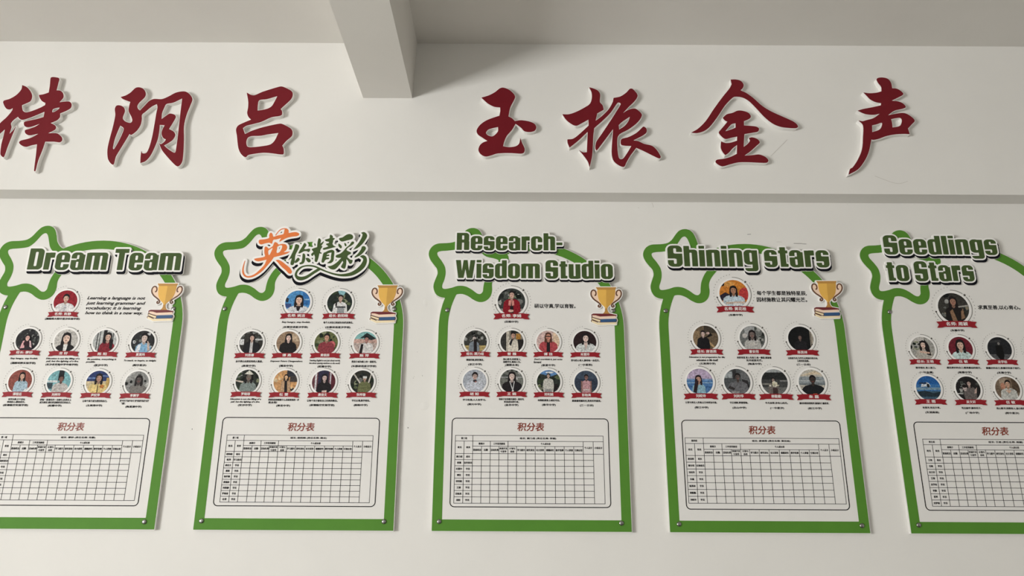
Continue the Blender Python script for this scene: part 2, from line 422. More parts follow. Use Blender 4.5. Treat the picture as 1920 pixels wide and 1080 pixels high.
CH['振'] = (1030, 140, 5.4, [[(403.5,127),(440,137),(490,160),(515,200),(512,275),(540,310),(550.5,355),(485.5,392),(468.5,467),(530,420),(600,350),(640,280),(650.5,235),(720,220),(780,180),(815,143),(845,145),(893,205),(870,260),(800,330),(745.5,390),(800,355),(865,342),(910,370),(937,405),(920,450),(875,500),(800,555),(715,600),(690,640),(688,720),(695,800),(710,850),(745,850),(790,790),(830.5,722),(760,718),(725,705),(725,660),(745,645),(800,632),(880,590),(930,545),(955,525),(985,550),(980,590),(930,625),(850.5,665),(900,672),(960,700),(1040,720),(1090,765),(1128,830),(1115,848),(1060,825),(960,775),(880.5,740),(820,820),(780,890),(755,933),(700,915),(650,870),(632,800),(635,700),(645.5,550),(600,610),(540,690),(480,765),(465,740),(475,680),(530,600),(610,480),(680,370),(722,300),(715,285),(690,285),(620,385),(540,465),(455.5,540),(445,620),(440,740),(432,830),(408.5,938),(390,880),(340,810),(300.5,762),(340,785),(380.5,785),(388.5,578),(290,670),(205.5,738),(185,690),(182.5,655),(240,648),(300,605),(398.5,515),(395.5,455),(330,490),(270,517),(210,490),(165,450),(132.5,400),(200,400),(280,372),(360,330),(410,295),(430,240),(428,180)],
  [(707.5,555),(702.5,510),(740,475),(815.5,425),(800,470),(760,520)]])
CH['金'] = (1270, 130, 5.4, [[(460.5,490),(500,455),(560,440),(610,418),(665,420),(720,440),(745,475),(730,500),(675.5,525),(675.5,567),(740,572),(800,580),(827,600),(815,630),(760,642),(680.5,655),(675,720),(672.5,785),(700,765),(735,725),(725.5,695),(760,688),(810,705),(835,740),(800,775),(740,830),(680.5,873),(760,868),(830,862),(890,885),(922,920),(905,945),(830,945),(720,940),(620,942),(540,960),(460,982),(415,965),(387,938),(400,915),(470,905),(540,885),(603.5,855),(605.5,765),(560,800),(520,845),(485.5,868),(455,830),(440,790),(443.5,730),(490,745),(540,742),(605.5,722),(606.5,680),(550,692),(490,705),(450,680),(420,640),(440,610),(470,575),(507.5,530),(480,515)],
  [(590.5,545),(590.5,590),(540,610),(485.5,627),(520,585),(550,555)]],
  [[(540.5,103),(590,102),(640,115),(670,150),(665,185),(640.5,212),(700,240),(770,290),(860,370),(950,425),(1060,475),(1160,520),(1205,550),(1222,580),(1200,595),(1120,592),(1040,580),(960,545),(880,480),(810,405),(730,325),(660,285),(580,278),(540,305),(480,370),(400,490),(330,580),(270,625),(200,645),(140.5,640),(210,600),(290,520),(370,400),(450,290),(530,190),(550.5,150)]])
CH['声'] = (1560, 130, 5.143, [[(430,97),(445,82),(490,78),(540,92),(570,130),(580.5,182),(620,185),(660,205),(688,240),(640,270),(575.5,302),(630,307),(680,325),(712,362),(680,380),(600,400),(540.5,443),(600,430),(690,420),(750,445),(798,492),(770,530),(733.5,570),(750.5,625),(690,622),(600,628),(520,645),(450,670),(400,680),(380.5,675),(370,730),(350,810),(310,890),(250,965),(160.5,1015),(175,960),(200,945),(250,870),(290,770),(300,650),(300,540),(255.5,492),(295,500),(330.5,490),(400,470),(460.5,428),(400,438),(320,430),(248.5,398),(300,382),(390,365),(473.5,347),(474.5,325),(420,315),(370,290),(340,260),(303.5,222),(360,230),(430,225),(478.5,212),(475,170),(445,130)],
  [(387.5,540),(430,530),(482,515),(475,560),(450,585),(388.5,605)], [(570.5,480),(620,470),(660,468),(675,495),(660,540),(630,553),(583.5,560),(580,520)]])
CHLAB = {'律': 'crimson cut-out brush character 律 with a white edge, high on the wall',
         '阴': 'crimson cut-out brush character 阴 with two open legs and a hooked frame, beside 吕',
         '吕': 'crimson cut-out brush character 吕 of two stacked boxes beside the ceiling beam',
         '玉': 'crimson cut-out brush character 玉 just past the ceiling beam, beside 振',
         '振': 'crimson cut-out brush character 振 with slanting crossed strokes and a long foot, beside 玉',
         '金': 'crimson cut-out brush character 金 with a wide roof stroke above its body',
         '声': 'crimson cut-out brush character 声 with a long curved tail stroke'}
CHT = 0.018
for ch, spec in CH.items():
    ox, oy, sc = spec[:3]; Y = YU - CHT
    root = bpy.data.objects.new('wall_character', None); 
    shapes = [orient([[at(ox + x/sc, oy + y/sc, Y) for x, y in smooth(l)] for l in shp]) for shp in spec[3:]]
    xs = [p[0] for s in shapes for p in s[0]]; zs = [p[1] for s in shapes for p in s[0]]
    org = ((min(xs)+max(xs))/2, YU, min(zs)); root.location = org
    link(root, None, label=CHLAB[ch], cat='wall lettering')
    g = Grid(min(xs)-.01, max(xs)+.01, min(zs)-.01, max(zs)+.01, .0009)
    body = g.outline(g.sdf(shapes, .006) - 0.0016, .00012)
    V, Fc = slab(body, Y + .0008, YU - .0002)
    mesh_obj('white_core', V, Fc, M_PVC, root, org)
    for s in shapes:
        V, Fc = slab(s, Y, Y + .0012)
        mesh_obj('red_face', V, Fc, M_RED, root, org)

# ------------------------------------------------------------------ notice boards
YF = -0.013                               # face of the boards
BW = 0.597; ZB = 1.5705
def B(px, py, Y=YF): return at(px, py, Y)
def centre(l, r):
    if l is None: return B(*r)[0] - BW/2
    if r is None: return B(*l)[0] + BW/2
    return (B(*l)[0] + B(*r)[0]) / 2
BX = [centre(None, (289, 993)), centre((363.3, 992), (736.5, 993)), centre((810, 993), (1184, 997)), centre((1257.3, 997), (1631, 1001)), centre((1709, 1001), None)]
KX = B(961, 700)[0] - B(960, 700)[0]      # metres per pixel on the boards

# star and arch outlines, local to a board: origin at the bottom centre
S4 = lambda pts: [(lambda q: (q[0]-BX[3], q[1]-ZB))(B(1195 + x/4.741, 410 + y/4.741)) for x, y in smooth(pts)]
star_out = orient([S4([(420,93),(465,103),(497,132),(522,182),(545,240),(600,292),(680,300),(745,325),(765,372),(735,432),(685,490),(650,540),(636,590),(642,650),(630,705),(592,742),(540,752),(485,732),(430,697),(380,680),(335,682),(290,702),(235,713),(188,707),(150,685),(125,645),(118,600),(130,550),(145,500),(135,455),(105,420),(70,375),(52,330),(57,288),(85,250),(130,231),(200,228),(265,218),(305,190),(337,145),(372,107)])])
star_in = orient([S4([(425,160),(445,180),(465,225),(495,290),(560,345),(640,365),(678,385),(650,425),(600,490),(570,560),(562,620),(560,660),(540,680),(510,675),(460,640),(400,612),(335,608),(280,625),(225,635),(200,628),(195,600),(210,550),(216,495),(205,440),(170,385),(133,340),(128,310),(160,298),(230,293),(300,280),(345,240),(385,180),(405,162)])])
def arch(w, zc, b, z0, inset):
    a = w/2 - inset; p = [(-a, z0), (a, z0)]
    p += [(a*math.cos(t), zc + (b-inset)*math.sin(t)) for t in [math.pi*i/48 for i in range(49)]]
    return [p]
A_out = arch(BW, .627, .290, 0.0, 0.0); A_in = arch(BW, .627, .290, .033, .0295)
G = Grid(-.345, .345, -.03, .98, .0016)
dO = G.sdf([A_out], .02); dI = G.sdf([A_in], .02); sO = G.sdf([star_out], .02); sI = G.sdf([star_in], .02)
back_loops = G.outline(np.minimum(dO, sO) - .0018, .0002)
green_loops = G.outline(np.minimum(np.maximum(sO, -sI), np.maximum(np.maximum(dO, -dI), -sO)), .0002)
def mesh_data(name, VF, mat):
    me = bpy.data.meshes.new(name); me.from_pydata(VF[0], [], VF[1]); me.materials.append(mat); me.update(); return me
ME_BACK = mesh_data('board_panel', slab(back_loops, YF, -.0003), M_BOARD)
ME_GREEN = mesh_data('green_border', slab(green_loops, YF - .0006, YF + .0002), M_GREEN)

# screw caps
def screw_mesh():
    V = []; Fc = []; n = 16; prof = [(.0072, .001), (.0072, -.0022), (.0062, -.0036), (.004, -.0045)]
    for r, y in prof:
        V += [(r*math.cos(2*math.pi*i/n), y, r*math.sin(2*math.pi*i/n)) for i in range(n)]
    V.append((0, -.0048, 0))
    for k in range(3):
        for i in range(n):
            j = (i+1) % n; Fc.append((k*n+i, k*n+j, (k+1)*n+j, (k+1)*n+i))
    Fc += [(3*n+i, 3*n+(i+1) % n, 4*n) for i in range(n)]
    me = mesh_data('screw_cap', (V, Fc), M_STEEL)
    for p in me.polygons: p.use_smooth = True
    return me
ME_SCREW = screw_mesh()

# ---- heavy condensed letters for the titles
def rb(g, x0, y0, x1, y1, r):
    cx, cy = (x0+x1)/2, (y0+y1)/2; r = min(r, (x1-x0)/2, (y1-y0)/2)
    qx = np.abs(g.GX-cx) - (x1-x0)/2 + r; qy = np.abs(g.GZ-cy) - (y1-y0)/2 + r
    return np.hypot(np.maximum(qx, 0), np.maximum(qy, 0)) + np.minimum(np.maximum(qx, qy), 0) - r
def glyph_field(g, c):
    R = lambda *a: rb(g, *a); U = lambda *a: np.minimum.reduce(a); I = lambda *a: np.maximum.reduce(a)
    S = lambda a, *b: np.maximum.reduce([a] + [-q for q in b])
    up = -g.GZ; 
    if c == 'o': return 54, S(R(0,-2,54,82,20), R(22,12,32,68,5))
    if c == 'c': return 52, S(R(0,-2,52,82,20), R(22,12,31,68,5), R(26,33,70,47,1))
    if c == 'e': return 54, S(R(0,-2,54,82,20), R(22,47,32,69,4), R(22,11,32,35,4), R(26,26,70,35,1))
    if c == 'a': return 53, U(S(R(0,-2,48,82,18), R(21,50,30,70,3), R(21,10,30,38,3), R(-20,46,21,53,1)), I(R(30,0,53,72,1), up))
    if c == 'r': return 38, U(R(0,0,22,80,1), R(16,56,38,81,3))
    if c == 'n': return 53, U(S(I(R(0,-30,53,82,13), up), R(22,-40,31,67,3)), R(0,40,18,80,1))
    if c == 'm': return 84, U(S(I(R(0,-30,84,82,13), up), R(22,-40,31,67,3), R(53,-40,62,67,3)), R(0,40,18,80,1))
    if c == 'h': return 53, U(S(I(R(0,-30,53,82,13), up), R(22,-40,31,67,3)), R(0,0,22,100,1))
    if c == 'u': return 53, U(S(I(R(0,-2,53,110,13), g.GZ-80), R(22,13,31,120,3)), R(31,0,53,80,1))
    if c == 'd': return 53, U(S(R(0,-2,42,82,18), R(22,12,31,68,4)), R(31,0,53,100,1))
    if c == 'g': return 53, U(S(R(0,10,42,82,18), R(22,24,31,68,4)), R(31,-8,53,80,1), S(R(2,-22,53,24,13), R(-20,-7,31,40,1)))
    if c == 'i': return 22, U(R(0,0,22,80,1), R(0,87,22,101,1))
    if c == 'l': return 22, R(0,0,22,100,1)
    if c == 's': return 50, S(R(0,-2,50,82,18), R(21,52,29,70,4), R(25,52,70,59,1), R(21,10,29,28,4), R(-20,21,25,28,1))
    if c == 'S': return 57, S(R(0,-2,57,102,20), R(23,63,34,88,4), R(28,62,80,70,1), R(23,12,34,37,4), R(-20,30,28,38,1))
    if c == 't': return 36, U(R(6,0,28,96,1), R(0,66,36,80,1), R(10,0,36,15,4))
    if c == 'T': return 54, U(R(0,81,54,100,1), R(16,0,38,100,1))
    if c == 'D': return 57, S(U(R(0,0,30,100,1), R(0,0,57,100,18)), R(23,16,34,84,4))
    if c == 'R': return 59, S(U(R(0,0,24,100,1), R(8,43,57,100,16), R(34,0,58,52,4)), R(24,60,34,85,3), R(24,-20,34,43,1))
    if c == '-': return 29, R(0,30,28,46,1)
    return 14, None
WPOLY = [(0,100),(22,100),(28,38),(35,100),(53,100),(60,38),(66,100),(88,100),(76,0),(52,0),(44,50),(36,0),(12,0)]
GC = {}
def letter(c):
    if c not in GC:
        if c == 'W': GC[c] = (88, orient([WPOLY]))
        else:
            g = Grid(-6, 96, -32, 112, 1.2); w, f = glyph_field(g, c)
            GC[c] = (w, g.outline(f, .25) if f is not None else None)
    return GC[c]

def title_line(text, xl, xr, zb, cap):
    """letter outlines of a line fitted between world x xl..xr on baseline zb"""
    adv = 0; pl = []
    for c in text:
        w, lo = letter(c)
        if lo is not None: pl.append((adv, lo))
        adv += w + 6
    k = (xr-xl)/(adv-6); kz = cap/100.0
    return [[[(xl + (a+x)*k, zb + y*kz) for x, y in l] for l in lo] for a, lo in pl]

def title_sign(root, org, pieces, shift, r, label):
    """pieces: (name, outline loops, material); cut-out sign with white rim and dark drop edge"""
    shapes = [p[1] for p in pieces]
    xs = [q[0] for s in shapes for q in s[0]]; zs = [q[1] for s in shapes for q in s[0]]
    g = Grid(min(xs)-.025, max(xs)+.025, min(zs)-.025, max(zs)+.025, .0010)
    D = g.sdf(shapes, .016)
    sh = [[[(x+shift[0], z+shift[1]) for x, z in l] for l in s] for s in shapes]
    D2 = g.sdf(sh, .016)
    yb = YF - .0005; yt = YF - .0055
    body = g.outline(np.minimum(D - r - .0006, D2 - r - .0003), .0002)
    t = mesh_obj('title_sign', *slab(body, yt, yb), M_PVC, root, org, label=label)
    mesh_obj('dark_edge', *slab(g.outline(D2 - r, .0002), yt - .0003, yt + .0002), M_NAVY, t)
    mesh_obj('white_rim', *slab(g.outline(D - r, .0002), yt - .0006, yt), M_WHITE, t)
    for n, lo, mt in pieces:
        mesh_obj(n, *slab(lo, yt - .0011, yt - .0005), mt, t)
    for c in t.children: c.location = (-org[0], -org[1], -org[2])
    return t

# ---- trophy on books (traced on the third board, same on every board)
ANCH = B(1136.3, 539.4)
def tro(pts, corner=False):
    return [(lambda q: (q[0]-ANCH[0], q[1]-ANCH[1]))(B(1090 + x/10.8, 520 + y/10.8)) for x, y in pts]
mir = lambda pts: [(995-x, y) for x, y in pts]
H_L = [(262,368),(243,362),(240,345),(262,378),(285,370),(293,330),(275,285),(235,270),(203,295),(192,345),(208,400),(255,458),(320,505),(370,545),(390,583),(368,612),(340,600),(345,575),(362,578)]
HF = [(275,285),(235,270),(203,295),(192,345),(208,400),(255,458),(320,505),(375,550),(410,560),(345,420),(328,320),(322,290)]
TROPHY = [
 ('handle_fill', [tro(smooth(HF))], M_PEACH), ('handle_fill', [tro(smooth(mir(HF)))], M_PEACH),
 ('handle', [tro(stroke(H_L[3:], 27))], M_BROWN), ('handle', [tro(stroke(mir(H_L[3:]), 27))], M_BROWN),
 ('stem', [tro(smooth([(478,625),(520.5,625),(530,690),(555,730),(592.5,757),(413.5,757),(450,730),(472,690)]))], M_GOLDR),
 ('cup', [tro(smooth([(287.5,212),(700.5,212),(690,240),(682,260),(678,320),(668,405),(640,490),(588,562),(545,600),(520.5,640),(480.5,640),(455,600),(412,562),(360,490),(332,405),(322,320),(318,260),(305,240)]))], M_GOLD),
 ('cup_half', [tro(smooth([(498.5,262),(682.5,262),(678,320),(668,405),(640,490),(588,562),(545,600),(520.5,640),(498.5,640)]))], M_GOLDD),
 ('cup_rim', [tro([(292,214),(697,214),(688,244),(680,262),(320,262),(308,244)])], M_GOLDR),
 ('book_cover', [tro([(203,760),(240,744),(590,748),(703,772),(703,800),(380,812),(300,800),(215,808),(200,790)])], M_DKRED),
 ('book_pages', [tro([(218,778),(290,782),(372,806),(690,792),(690,832),(380,852),(300,832),(222,804)])], M_PEACH),
 ('book_cover', [tro([(198,806),(300,838),(378,858),(705,848),(718,880),(703,918),(385,926),(300,900),(205,862)])], M_BROWN),
 ('book_pages', [tro([(215,830),(340,868),(374,876),(376,906),(352,908),(215,856)])], M_CREAM),
 ('book_cover', [tro([(388,862),(700,854),(708,882),(698,910),(390,920),(381,890)])], M_BLUE),
 ('book_pages', [tro([(205,882),(330,928),(704,922),(703,958),(330,972),(205,915)])], M_CREAM),
 ('book_outline', [tro(stroke([(205,915),(198,890),(215,878),(330,925)], 12))], M_BROWN)]
_sh = [orient(p[1]) for p in TROPHY]
_g = Grid(-.085, .085, -.15, .03, .0008)
_fill = [orient([tro([(287,212),(700,212),(690,560),(310,560)])])] if False else []
_D = _g.sdf(_sh, .012)
_body = [l for l in _g.outline(_D - .0031, .0002)]
T_BODY = slab(_body, -.005, 0.0); T_WHITE = slab(_g.outline(_D - .0026, .0002), -.0054, -.0049)
ME_TROPHY = mesh_data('trophy_sign', T_BODY, M_PVC)
ME_TPARTS = [('white_rim', mesh_data('white_rim', T_WHITE, M_WHITE))] + \
            [(p[0], mesh_data(p[0], slab(s, -.0057 - .00012*i, -.0051), p[2])) for i, (p, s) in enumerate(zip(TROPHY, _sh))]

# ---- portraits: small printed pictures
def el(cx, cy, rx, ry, n=16): return [(cx+rx*math.cos(2*math.pi*i/n), cy+ry*math.sin(2*math.pi*i/n)) for i in range(n)]
def qd(x0, y0, x1, y1): return [(x0, y0), (x1, y0), (x1, y1), (x0, y1)]
NC = 36
CIRC = [(math.cos(2*math.pi*i/NC), math.sin(2*math.pi*i/NC)) for i in range(NC)]
def clip(poly):
    out = poly
    for i in range(NC):
        a, b = CIRC[i], CIRC[(i+1) % NC]; inp = out; out = []
        if not inp: return []
        f = lambda p: (b[0]-a[0])*(p[1]-a[1]) - (b[1]-a[1])*(p[0]-a[0])
        for k in range(len(inp)):
            p, q = inp[k-1], inp[k]; fp, fq = f(p), f(q)
            if fq >= 0:
                if fp < 0: t = fp/(fp-fq); out.append((p[0]+t*(q[0]-p[0]), p[1]+t*(q[1]-p[1])))
                out.append(q)
            elif fp >= 0: t = fp/(fp-fq); out.append((p[0]+t*(q[0]-p[0]), p[1]+t*(q[1]-p[1])))
    return out
DK = (34, 28, 30)
def who(cx, cy, s, cloth, skin=(226, 186, 166), hair=DK, style='long', sh=1.0, inner=None, arms=0):
    """shapes of a person: head centre (cx, cy), head half height s"""
    P = []
    if style == 'long':
        P.append((hair, [(cx-.95*s, cy+.3*s), (cx-.7*s, cy+1.0*s), (cx, cy+1.28*s), (cx+.7*s, cy+1.0*s), (cx+.95*s, cy+.3*s), (cx+1.05*s, cy-1.3*s), (cx+.9*s, cy-2.1*s), (cx-.9*s, cy-2.1*s), (cx-1.05*s, cy-1.3*s)]))
    w = 2.1*s*sh
    P.append((cloth, [(cx-.45*s, cy-1.15*s), (cx+.45*s, cy-1.15*s), (cx+w*.72, cy-1.55*s), (cx+w*.98, cy-2.1*s), (cx+w*1.12, cy-4.5*s), (cx+w*.9, -1.3), (cx-w*.9, -1.3), (cx-w*1.12, cy-4.5*s), (cx-w*.98, cy-2.1*s), (cx-w*.72, cy-1.55*s)]))
    if inner: P.append((inner, [(cx-.42*s, cy-1.15*s), (cx+.42*s, cy-1.15*s), (cx+.5*s, -1.3), (cx-.5*s, -1.3)]))
    sd = tuple(int(v*.82) for v in skin)
    P.append((sd, [(cx-.32*s, cy-.6*s), (cx+.32*s, cy-.6*s), (cx+.4*s, cy-1.3*s), (cx, cy-1.7*s), (cx-.4*s, cy-1.3*s)]))
    P.append((hair, el(cx, cy+.28*s, .86*s, .98*s)))
    P.append((skin, el(cx, cy-.08*s, .66*s, .88*s)))
    P.append((hair, [(cx-.78*s, cy+.1*s), (cx-.72*s, cy+.85*s), (cx, cy+1.18*s), (cx+.72*s, cy+.85*s), (cx+.78*s, cy+.1*s), (cx+.55*s, cy+.42*s), (cx+.1*s, cy+.66*s), (cx-.3*s, cy+.6*s), (cx-.58*s, cy+.36*s)]))
    if style == 'long':
        for e in (-1, 1):
            P.append((hair, [(cx+e*.62*s, cy+.55*s), (cx+e*.9*s, cy+.3*s), (cx+e*1.04*s, cy-1.0*s), (cx+e*.98*s, cy-1.75*s), (cx+e*.42*s, cy-1.6*s), (cx+e*.52*s, cy-.9*s), (cx+e*.7*s, cy-.1*s)]))
    for e in (-1, 1):
        P.append((DK, qd(cx+e*.3*s-.15*s, cy+.02*s, cx+e*.3*s+.15*s, cy+.13*s)))
    P.append(((176, 84, 80), qd(cx-.22*s, cy-.5*s, cx+.22*s, cy-.4*s)))
    if arms:
        for e in (-1, 1):
            P.append((skin, [(cx+e*w*.9, cy-1.9*s), (cx+e*(w*.9+.22), cy-1.9*s+.06), (cx+e*(w*.9+.34), cy+1.2*s), (cx+e*(w*.9+.16), cy+1.2*s)]))
    return P
def spots(seed, n, cols, x0=-1, y0=-1, x1=1, y1=1, r=.16):
    rnd = random.Random(seed); P = []
    for _ in range(n):
        cx, cy = rnd.uniform(x0, x1), rnd.uniform(y0, y1); q = r*rnd.uniform(.5, 1.3)
        P.append((rnd.choice(cols), [(cx+q*math.cos(a)*rnd.uniform(.6, 1.4), cy+q*math.sin(a)*rnd.uniform(.5, 1.2)) for a in [k*math.pi/3 for k in range(6)]]))
    return P
BG = lambda c: [(c, el(0, 0, 1.1, 1.1, 12))]
GR = [(40, 44, 42), (78, 82, 78), (120, 122, 118), (170, 170, 166), (22, 24, 24)]
LF = [(30, 40, 30), (56, 70, 48), (96, 108, 76), (18, 24, 20), (140, 146, 116)]
# picture, text on the ribbon, lines under it, school line
BOARDS = []
P1 = []
P1.append((123, 565.6, 22, BG((152, 34, 46)) + who(.02, .28, .33, (236, 234, 234), style='short', sh=1.15) + [((200, 200, 206), [(.0, -.2), (.12, -.35), (.02, -1), (-.06, -1)])],
   '名师: 肖静', [], '(湖南师大附中星沙实验学校)'))
P1.append((52, 637.5, 22, BG((44, 44, 46)) + spots(1, 26, GR, r=.14) + who(.0, .18, .26, (44, 36, 44), skin=(238, 190, 180)) + [((232, 176, 180), [(-.34, -.1), (-.2, -.05), (-.12, -.7), (-.5, -.75)]), ((232, 196, 200), [(.34, -.1), (.2, -.05), (.3, -.6), (.5, -.7)]), ((50, 22, 34), el(0, -.32, .26, .22))],
   '组长: 廖妙', [('Stay hungry, stay foolish.', 51)], '(湘郡培粹实验学校)'))
P1.append((124, 639, 22, BG((206, 202, 196)) + who(.02, .22, .42, (34, 30, 32), skin=(240, 208, 190)) + [((244, 240, 236), [(-.14, -.32), (.22, -.32), (.12, -1.1), (-.1, -1.1)])],
   '龙 好', [('Education is not the filling of a', 62), ('pail, but the lighting of a fire.', 60)], '(长沙县实验中学中南学校)'))
P1.append((196.5, 640.3, 22, BG((196, 198, 196)) + [((60, 62, 62), qd(-.7, -1, -.62, 1)), ((30, 30, 30), qd(-.48, -1, -.42, 1)), ((38, 36, 38), qd(-.18, -1, .12, 1)), ((90, 92, 92), qd(.62, -1, .7, 1))] + who(.25, .38, .34, (138, 40, 52), skin=(222, 186, 168), sh=.9) + [(DK, [(.45, .3), (.72, .1), (.7, -.7), (.45, -.6)])],
   '陈 阳', [('Be positive, everything is', 54), ('possible.', 17)], '(星沙中学)'))
P1.append((268, 641.6, 22, BG((48, 48, 50)) + spots(2, 30, GR + [(214, 214, 214)], r=.12) + who(.12, .35, .36, (140, 186, 220), skin=(226, 206, 196), style='short', sh=.85) + [((236, 240, 244), [(-.35, -.25), (-.1, -.2), (-.2, -1), (-.55, -1)]), ((214, 190, 178), [(.4, .1), (.55, .0), (.7, -.7), (.5, -.8)])],
   '夏莫玮', [('To teach, to inspire, to delight.', 60)], '(附中星沙)'))
P1.append((38, 715, 22, BG((150, 84, 74)) + who(.12, .45, .28, (176, 200, 214), skin=(222, 180, 158), sh=.95) + [((234, 234, 234), [(.5, -.7), (1, -.45), (1, -1), (.3, -1)])],
   '谭程远', [('好学乐教,立于杏坛', 31), ('师者匠心,静待花开。', 33)], '(泉塘临空实验学校)'))
P1.append((110.6, 716, 22, BG((132, 186, 192)) + [((36, 42, 46), qd(-.1, .1, .36, 1)), ((224, 226, 226), qd(-1, -.05, -.1, .12)), ((60, 76, 84), qd(-1, -.6, -.5, -.1))] + who(.18, .26, .28, (196, 190, 186), skin=(128, 96, 86), style='short', sh=1.1),
   '刘样玲', [('把每一堂课当作一次修行,在讲台上', 58), ('成为更好,遇见更温暖更坚定的自己。', 58)], '(松雅中学)'))
P1.append((183.7, 717, 22, BG((214, 196, 160)) + [((46, 62, 112), qd(-1, .1, 1, 1)), ((120, 146, 196), qd(-.9, .3, -.1, .42)), ((120, 146, 196), qd(.3, .5, .9, .6)), ((190, 160, 96), qd(.7, -.6, 1, .4))] + who(.06, .36, .33, (232, 206, 140), skin=(190, 150, 130), sh=1.1) + [((190, 120, 60), el(.4, -.35, .18, .16)), ((70, 60, 40), qd(.02, -1, .08, -.25))],
   '尹姣萍', [('让每个孩子成为更好的自己。', 46)], '(五美湾中学)'))
P1.append((257, 718, 22, BG((150, 150, 148)) + spots(3, 26, GR + [(212, 212, 208)], r=.18) + who(.15, .26, .32, (130, 126, 122), skin=(92, 82, 80)),
   '李婀宇', [('把"平凡"写成"非凡",把"普通"变成"光芒', 54), ('飞翔"。', 8)], '(梅溪湖中学)'))
BOARDS.append(P1)
P2 = []
P2.append((558.2, 567.3, 23.4, BG((84, 150, 206)) + [((58, 120, 186), qd(.35, -.2, 1, .9)), ((150, 190, 220), qd(.5, .2, .9, .3)), ((46, 50, 60), el(-.85, .2, .12, .2)), ((62, 84, 140), qd(-1, -.45, -.5, -.1))] + who(.1, .2, .36, (222, 224, 228), skin=(238, 200, 178), sh=1.2) + [((40, 34, 40), [(-.1, -.3), (.28, -.3), (.16, -.7), (.0, -.7)])],
   '名师: 姚洁', [('Stay hungry, stay foolish.', 53)], '(长郡双语星沙学校)'))
P2.append((637, 567.7, 23.4, BG((38, 48, 44)) + spots(5, 16, LF, r=.2) + [((150, 198, 206), [(-.2, 1), (.5, 1), (.3, .6), (.0, .55)]), ((180, 182, 180), qd(-1, -1, 1, -.75))] + who(.06, .36, .25, (234, 234, 232), skin=(210, 176, 160), style='short', sh=1.0) + [((30, 32, 34), qd(-.3, -.42, .5, -.32)), ((160, 164, 166), qd(-.15, -1, .4, -.42)), (DK, qd(-.32, -.3, -.2, .0))],
   '组长: 欧阳晓', [('每个人对自己的成长负终身责任。', 55)], '(长郡双语星沙学校)'))
P2.append((471, 642.7, 22, BG((56, 54, 50)) + spots(6, 18, GR, y0=.1, r=.18) + [((206, 206, 204), qd(.3, .2, 1, .34)), ((226, 226, 226), qd(-.95, -.2, -.6, .3))] + who(.06, .42, .27, (30, 30, 34), skin=(216, 182, 166), sh=1.15, inner=(206, 204, 204)),
   '刘思娜', [('永不停止向更优秀的人靠拢。', 50)], '(泉星中学)'))
P2.append((540.4, 642.7, 22, BG((160, 134, 110)) + [((196, 172, 146), el(.7, .5, .5, .4)), ((120, 92, 70), [(.4, .1), (.8, -.4), (.7, -.5), (.3, 0)])] + who(.02, .44, .3, (30, 26, 28), skin=(238, 206, 194), sh=1.1) + [((24, 20, 22), [(.3, .2), (.2, .8), (.05, .75)])],
   '谭 燕', [('Empower Future Changemakers.', 60)], '(湘龙中学)'))
P2.append((611.7, 642.7, 22, BG((110, 116, 74)) + spots(7, 26, LF + [(196, 196, 140), (214, 206, 160)], r=.18) + [((206, 110, 112), el(.5, -.2, .3, .35))] + who(.03, .44, .3, (146, 62, 70), skin=(206, 160, 136), style='short', sh=1.05),
   '黄银辰', [('Teaching English is not just about words,', 57), ('but about opening windows to the world.', 57)], '(松雅中学)'))
P2.append((685, 643.3, 22, BG((206, 170, 158)) + [((140, 192, 190), qd(-1, .35, 1, 1)), ((196, 178, 170), qd(-1, -1, 1, .0)), ((40, 52, 54), [(-.5, .4), (.1, .9), (.9, .4), (.5, .25), (0, .45)])] + who(.1, .32, .24, (226, 222, 220), skin=(190, 140, 130), style='short', sh=1.1) + [(DK, [(-.35, -.1), (-.15, -.1), (-.25, -1), (-.5, -1)])],
   '陈 萍', [('陪孩子成为路上的一盏星光。', 46)], '(长郡双语星沙学校)'))
P2.append((464, 715, 22, BG((46, 52, 46)) + spots(8, 26, LF + GR, r=.18) + who(.1, .36, .32, (134, 146, 142), skin=(120, 110, 100), sh=1.0) + [((220, 218, 206), [(-.3, .6), (.1, .95), (.5, .6), (.3, .55), (-.1, .6)]), ((214, 200, 186), [(-1, .1), (-.3, .0), (-.35, -.15), (-1, .0)])],
   '罗晓琼', [('Education is not the filling of a', 57), ('pail, but the lighting of a fire.', 54)], '(安沙中学)'))
P2.append((535, 716, 22, BG((206, 156, 106)) + spots(9, 20, [(236, 180, 120), (96, 84, 74), (226, 200, 160), (44, 40, 42)], r=.2) + [((50, 52, 60), qd(.1, .4, 1, 1)), ((70, 64, 62), qd(.4, 0, 1, .5))] + who(.06, .4, .2, (196, 160, 126), skin=(230, 190, 150), sh=.9) + [(DK, [(-.05, .1), (.15, .1), (.25, -1), (0, -1)])],
   '杜 雯', [('把爱和思想根植于心,成就更美的一步', 57), ('是永恒!', 16)], '(黄花中学)'))
P2.append((607, 716.3, 22, BG((110, 66, 72)) + [((226, 222, 224), qd(-.75, -1, -.6, 1)), ((52, 50, 74), qd(-.5, -1, .4, 1)), ((196, 190, 196), qd(.5, -1, .62, 1)), ((90, 36, 46), qd(.62, -1, 1, .6))] + who(.06, .36, .28, (32, 28, 32), skin=(216, 190, 184)) + [((226, 200, 190), [(-.1, -.75), (.3, -.7), (.3, -.9), (-.1, -.9)])],
   '唐佳文', [('让每个孩子都有自己闪亮的舞台。', 57)], '(泉塘临空实验学校)'))
